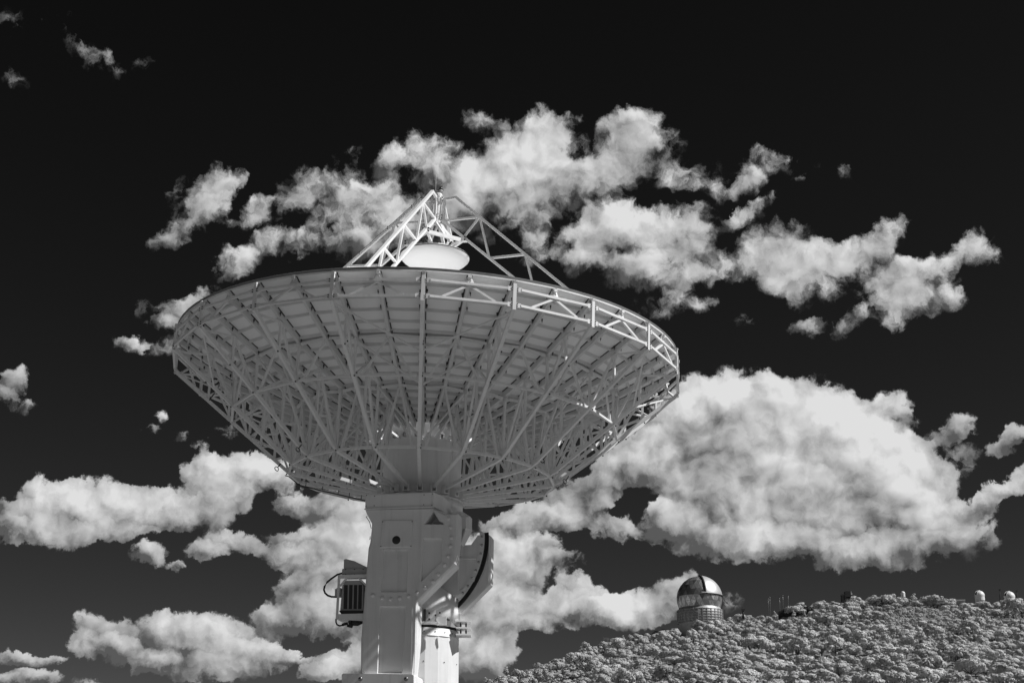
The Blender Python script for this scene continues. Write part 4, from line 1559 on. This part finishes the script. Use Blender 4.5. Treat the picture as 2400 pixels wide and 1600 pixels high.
def make_tree(seed, kind):
    """crown of leaf clumps (vertices, quads) and a forking trunk, about 6 m tall"""
    r_ = np.random.default_rng(seed)
    H = {0: 4.6, 1: 5.4, 2: 3.6, 3: 6.4}[kind]
    Rc = {0: 3.1, 1: 2.7, 2: 2.9, 3: 1.9}[kind]
    ncl = {0: 12, 1: 12, 2: 9, 3: 11}[kind]
    cl = []
    for i in range(ncl):
        a = r_.uniform(0, 2 * PI)
        if kind == 3:
            t = r_.uniform(.15, 1)
            rad = Rc * (1.05 - t) * r_.uniform(.3, .9)
            z = H * t
            cr = r_.uniform(.7, 1.0) * (1.25 - .6 * t)
        else:
            u = math.sqrt(r_.uniform(.02, 1))
            rad = Rc * u * .78
            z = H * (.5 + .45 * math.sqrt(max(0, 1 - u * u * .9)) * r_.uniform(.65, 1.0)) - (.25 * H * r_.uniform(0, .8) if u > .7 else 0)
            cr = r_.uniform(.85, 1.4)
        cl.append((rad * math.cos(a), rad * math.sin(a), z, cr))
    V, Fq = [], []
    for (cx, cy, cz, cr) in cl:
        nl_ = int(125 * cr * cr)
        for _ in range(nl_):
            d = r_.normal(size=3)
            d /= np.linalg.norm(d)
            if d[2] < -.35 and r_.uniform() < .6:
                d[2] = -d[2]
            p = np.array([cx, cy, cz]) + d * np.array([1, 1, .8]) * cr * r_.uniform(.84, 1.05)
            n = d + r_.normal(size=3) * .15
            n /= np.linalg.norm(n)
            t = np.cross(n, [0, 0, 1.])
            if np.linalg.norm(t) < .1:
                t = np.array([1., 0, 0])
            t /= np.linalg.norm(t)
            b = np.cross(n, t)
            ang = r_.uniform(0, PI)
            t, b = t * math.cos(ang) + b * math.sin(ang), b * math.cos(ang) - t * math.sin(ang)
            s_ = r_.uniform(.10, .22)
            k0 = len(V)
            V += [p - t * s_ - b * s_ * .7, p + t * s_ - b * s_ * .7, p + t * s_ * .8 + b * s_ * .8, p - t * s_ * .8 + b * s_ * .8]
            Fq.append((k0, k0 + 1, k0 + 2, k0 + 3))
    tb = MB()
    base_ = Vector((0, 0, -.6))
    fork = Vector((r_.uniform(-.2, .2), r_.uniform(-.2, .2), H * .28))
    tb.tube([base_, Vector((0, 0, .2)), fork], [.24, .19, .15], 7)
    for (cx, cy, cz, cr) in cl[:7]:
        mid = fork.lerp(Vector((cx, cy, cz)), .5) + Vector((0, 0, -.15))
        tb.tube([fork, mid, Vector((cx, cy, cz))], [.11, .07, .03], 5)
    return np.array(V), Fq, tb


NVAR = 9
crowns, trunks, raw = [], [], []
for i in range(NVAR):
    V_, F_, tb = make_tree(100 + i, [0, 0, 0, 1, 1, 2, 2, 0, 3][i])
    me = bpy.data.meshes.new("tree_crown")
    me.from_pydata([tuple(p) for p in V_], [], F_)
    me.materials.append(M_LEAF)
    crowns.append(me)
    tm = bpy.data.meshes.new("tree_trunk")
    tm.from_pydata(tb.v, [], tb.f)
    tm.polygons.foreach_set('use_smooth', tb.s)
    tm.materials.append(M_BARK)
    trunks.append(tm)
    raw.append((V_, np.array(F_), np.array([tuple(p) for p in tb.v]), np.array([f for f in tb.f if len(f) == 4])))

# scatter: poisson-like, thinner towards the upper right where open ground shows
spots = []
grid = {}
trng = random.Random(21)


def try_add(x, y, s, mind):
    gx, gy = int(x // 4), int(y // 4)
    for i in range(gx - 2, gx + 3):
        for j in range(gy - 2, gy + 3):
            for (x2, y2, s2) in grid.get((i, j), ()):
                if (x - x2) ** 2 + (y - y2) ** 2 < (mind * (s + s2) / 2) ** 2:
                    return False
    grid.setdefault((gx, gy), []).append((x, y, s))
    return True


def visible(p):
    v = Vector(p) - Vector((0, 0, EYE))
    yy = v.y * CP + v.z * SP
    return 1200 + FPX * v.x / yy, 800 - FPX * (-v.y * SP + v.z * CP) / yy


# individual trees that make the skyline
for (px_, py_, s_, v_) in ((1864, 1424, 1.25, 0), (1926, 1416, 1.1, 1), (1935, 1418, .9, 5), (2115, 1409, .9, 2), (2150, 1408, .8, 5), (2180, 1408, 1.2, 7), (2196, 1408, 1.0, 0), (2060, 1412, 1.2, 1), (2075, 1412, 1.0, 2), (2104, 1408, 1.1, 0), (2143, 1407, 1.0, 8),
                           (2225, 1411, 1.1, 7), (2268, 1412, 1.0, 0), (1799, 1448, .8, 5), (1838, 1440, .7, 6), (2283, 1416, .8, 2), (2300, 1417, .9, 0), (2316, 1415, .8, 5), (2345, 1418, .9, 2), (2362, 1420, 1.0, 7), (2378, 1418, .8, 6), (2396, 1415, 1.1, 1), (2010, 1416, 1.0, 0), (1680, 1452, 1.0, 0), (1655, 1462, 1.0, 1), (1640, 1466, 1.0, 3), (1672, 1456, 1.1, 2)):
    dd_ = 770 if px_ > 1700 else 745
    p = at_dist(px_, py_, dd_)
    s_ *= 1.5
    try_add(p.x, p.y, s_, .5)
    spots.append((p.x, p.y, s_, v_))
for _ in range(60000):
    th = trng.uniform(-3.5, 20.3)
    d = math.sqrt(trng.uniform(400 ** 2, 806 ** 2))
    x, y = d * math.sin(math.radians(th)), d * math.cos(math.radians(th))
    dens_ = mnoise.noise((x * .03, y * .022, 3.0)) + .45 * mnoise.noise((x * .09, y * .07, 8.0))
    open_ = max(0, min(1, (th - 9) / 7)) * max(0, min(1, (d - 560) / 150))
    clear_ = dens_ < -.36 + .5 * open_
    if clear_ and trng.random() < .55:
        continue
    s_ = trng.choice((.5, .62, .75, .9, 1.05, 1.2, 1.4, 1.6)) * trng.uniform(.9, 1.1)
    if clear_:
        s_ = trng.uniform(.28, .55)
    if d > 760:
        s_ *= .8
    if not try_add(x, y, s_, 5.5):
        continue
    v_ = trng.randrange(NVAR)
    if v_ == 8 and trng.random() < .5:
        v_ = 0
    spots.append((x, y, s_, v_))
# keep what can be seen
kept = []
for (x, y, s_, v_) in spots:
    z = ground_z(x, y)
    u, v = visible((x, y, z + 2))
    if -60 < u - 1060 < 1420 and v < 1690:
        vis = u < 2440 and v < 1612 and u > 1090
        # hide from view what would stand in front of the large dome's drum
        if 1585 < u < 1640 and math.hypot(x, y) > 730:
            continue
        if 1822 < u < 1908 and 735 < math.hypot(x, y) < 768:
            continue
        kept.append((x, y, z, s_, v_, vis, math.hypot(x, y)))
single = sorted([k for k in kept if k[5]], key=lambda k: k[6] / k[3])[:300]
sid = set(id(k) for k in single)
rest = [k for k in kept if id(k) not in sid]
TL = "pale round oak tree growing among many like it on the hillside"
for (x, y, z, s_, v_, vis, d) in single:
    o = bpy.data.objects.new("oak_tree", None)
    o.location = (x, y, z)
    o.rotation_euler = (0, 0, trng.uniform(0, 2 * PI))
    o.scale = (s_ * trng.uniform(.85, 1.25), s_ * trng.uniform(.85, 1.25), s_ * trng.uniform(.72, 1.05))
    o.empty_display_size = .5
    COL.objects.link(o)
    tag(o, TL, "tree", "pale oak trees on the hillside")
    for nm, me in (("trunk", trunks[v_]), ("crown", crowns[v_])):
        c = bpy.data.objects.new(nm, me)
        c.parent = o
        COL.objects.link(c)
# all the others, further up and smaller in the picture, as one mass
VV, FF, MI, off = [], [], [], 0
for (x, y, z, s_, v_, vis, d) in rest:
    a = trng.uniform(0, 2 * PI)
    ca, sa = math.cos(a), math.sin(a)
    fl = trng.uniform(.72, 1.05)
    for (pts, faces, mi) in ((raw[v_][0], raw[v_][1], 0), (raw[v_][2], raw[v_][3], 1)):
        q = pts * s_
        VV.append(np.stack([q[:, 0] * ca - q[:, 1] * sa + x, q[:, 0] * sa + q[:, 1] * ca + y, q[:, 2] * fl + z], 1))
        FF.append(faces + off)
        MI.append(np.full(len(faces), mi, np.int32))
        off += len(q)
VV, FF, MI = np.concatenate(VV), np.concatenate(FF), np.concatenate(MI)
wm = bpy.data.meshes.new("distant_trees")
wm.vertices.add(len(VV))
wm.vertices.foreach_set('co', VV.astype(np.float32).ravel())
wm.loops.add(FF.size)
wm.loops.foreach_set('vertex_index', FF.astype(np.int32).ravel())
wm.polygons.add(len(FF))
wm.polygons.foreach_set('loop_start', np.arange(0, FF.size, 4, dtype=np.int32))
wm.update(calc_edges=True)
wm.materials.append(M_LEAF)
wm.materials.append(M_BARK)
wm.polygons.foreach_set('material_index', MI)
wood = bpy.data.objects.new("distant_trees", wm)
COL.objects.link(wood)
tag(wood, "dense cover of small pale trees over the upper slope and crest of the hill", "trees", None, "stuff")
print("TREES", len(single), len(rest), len(kept))
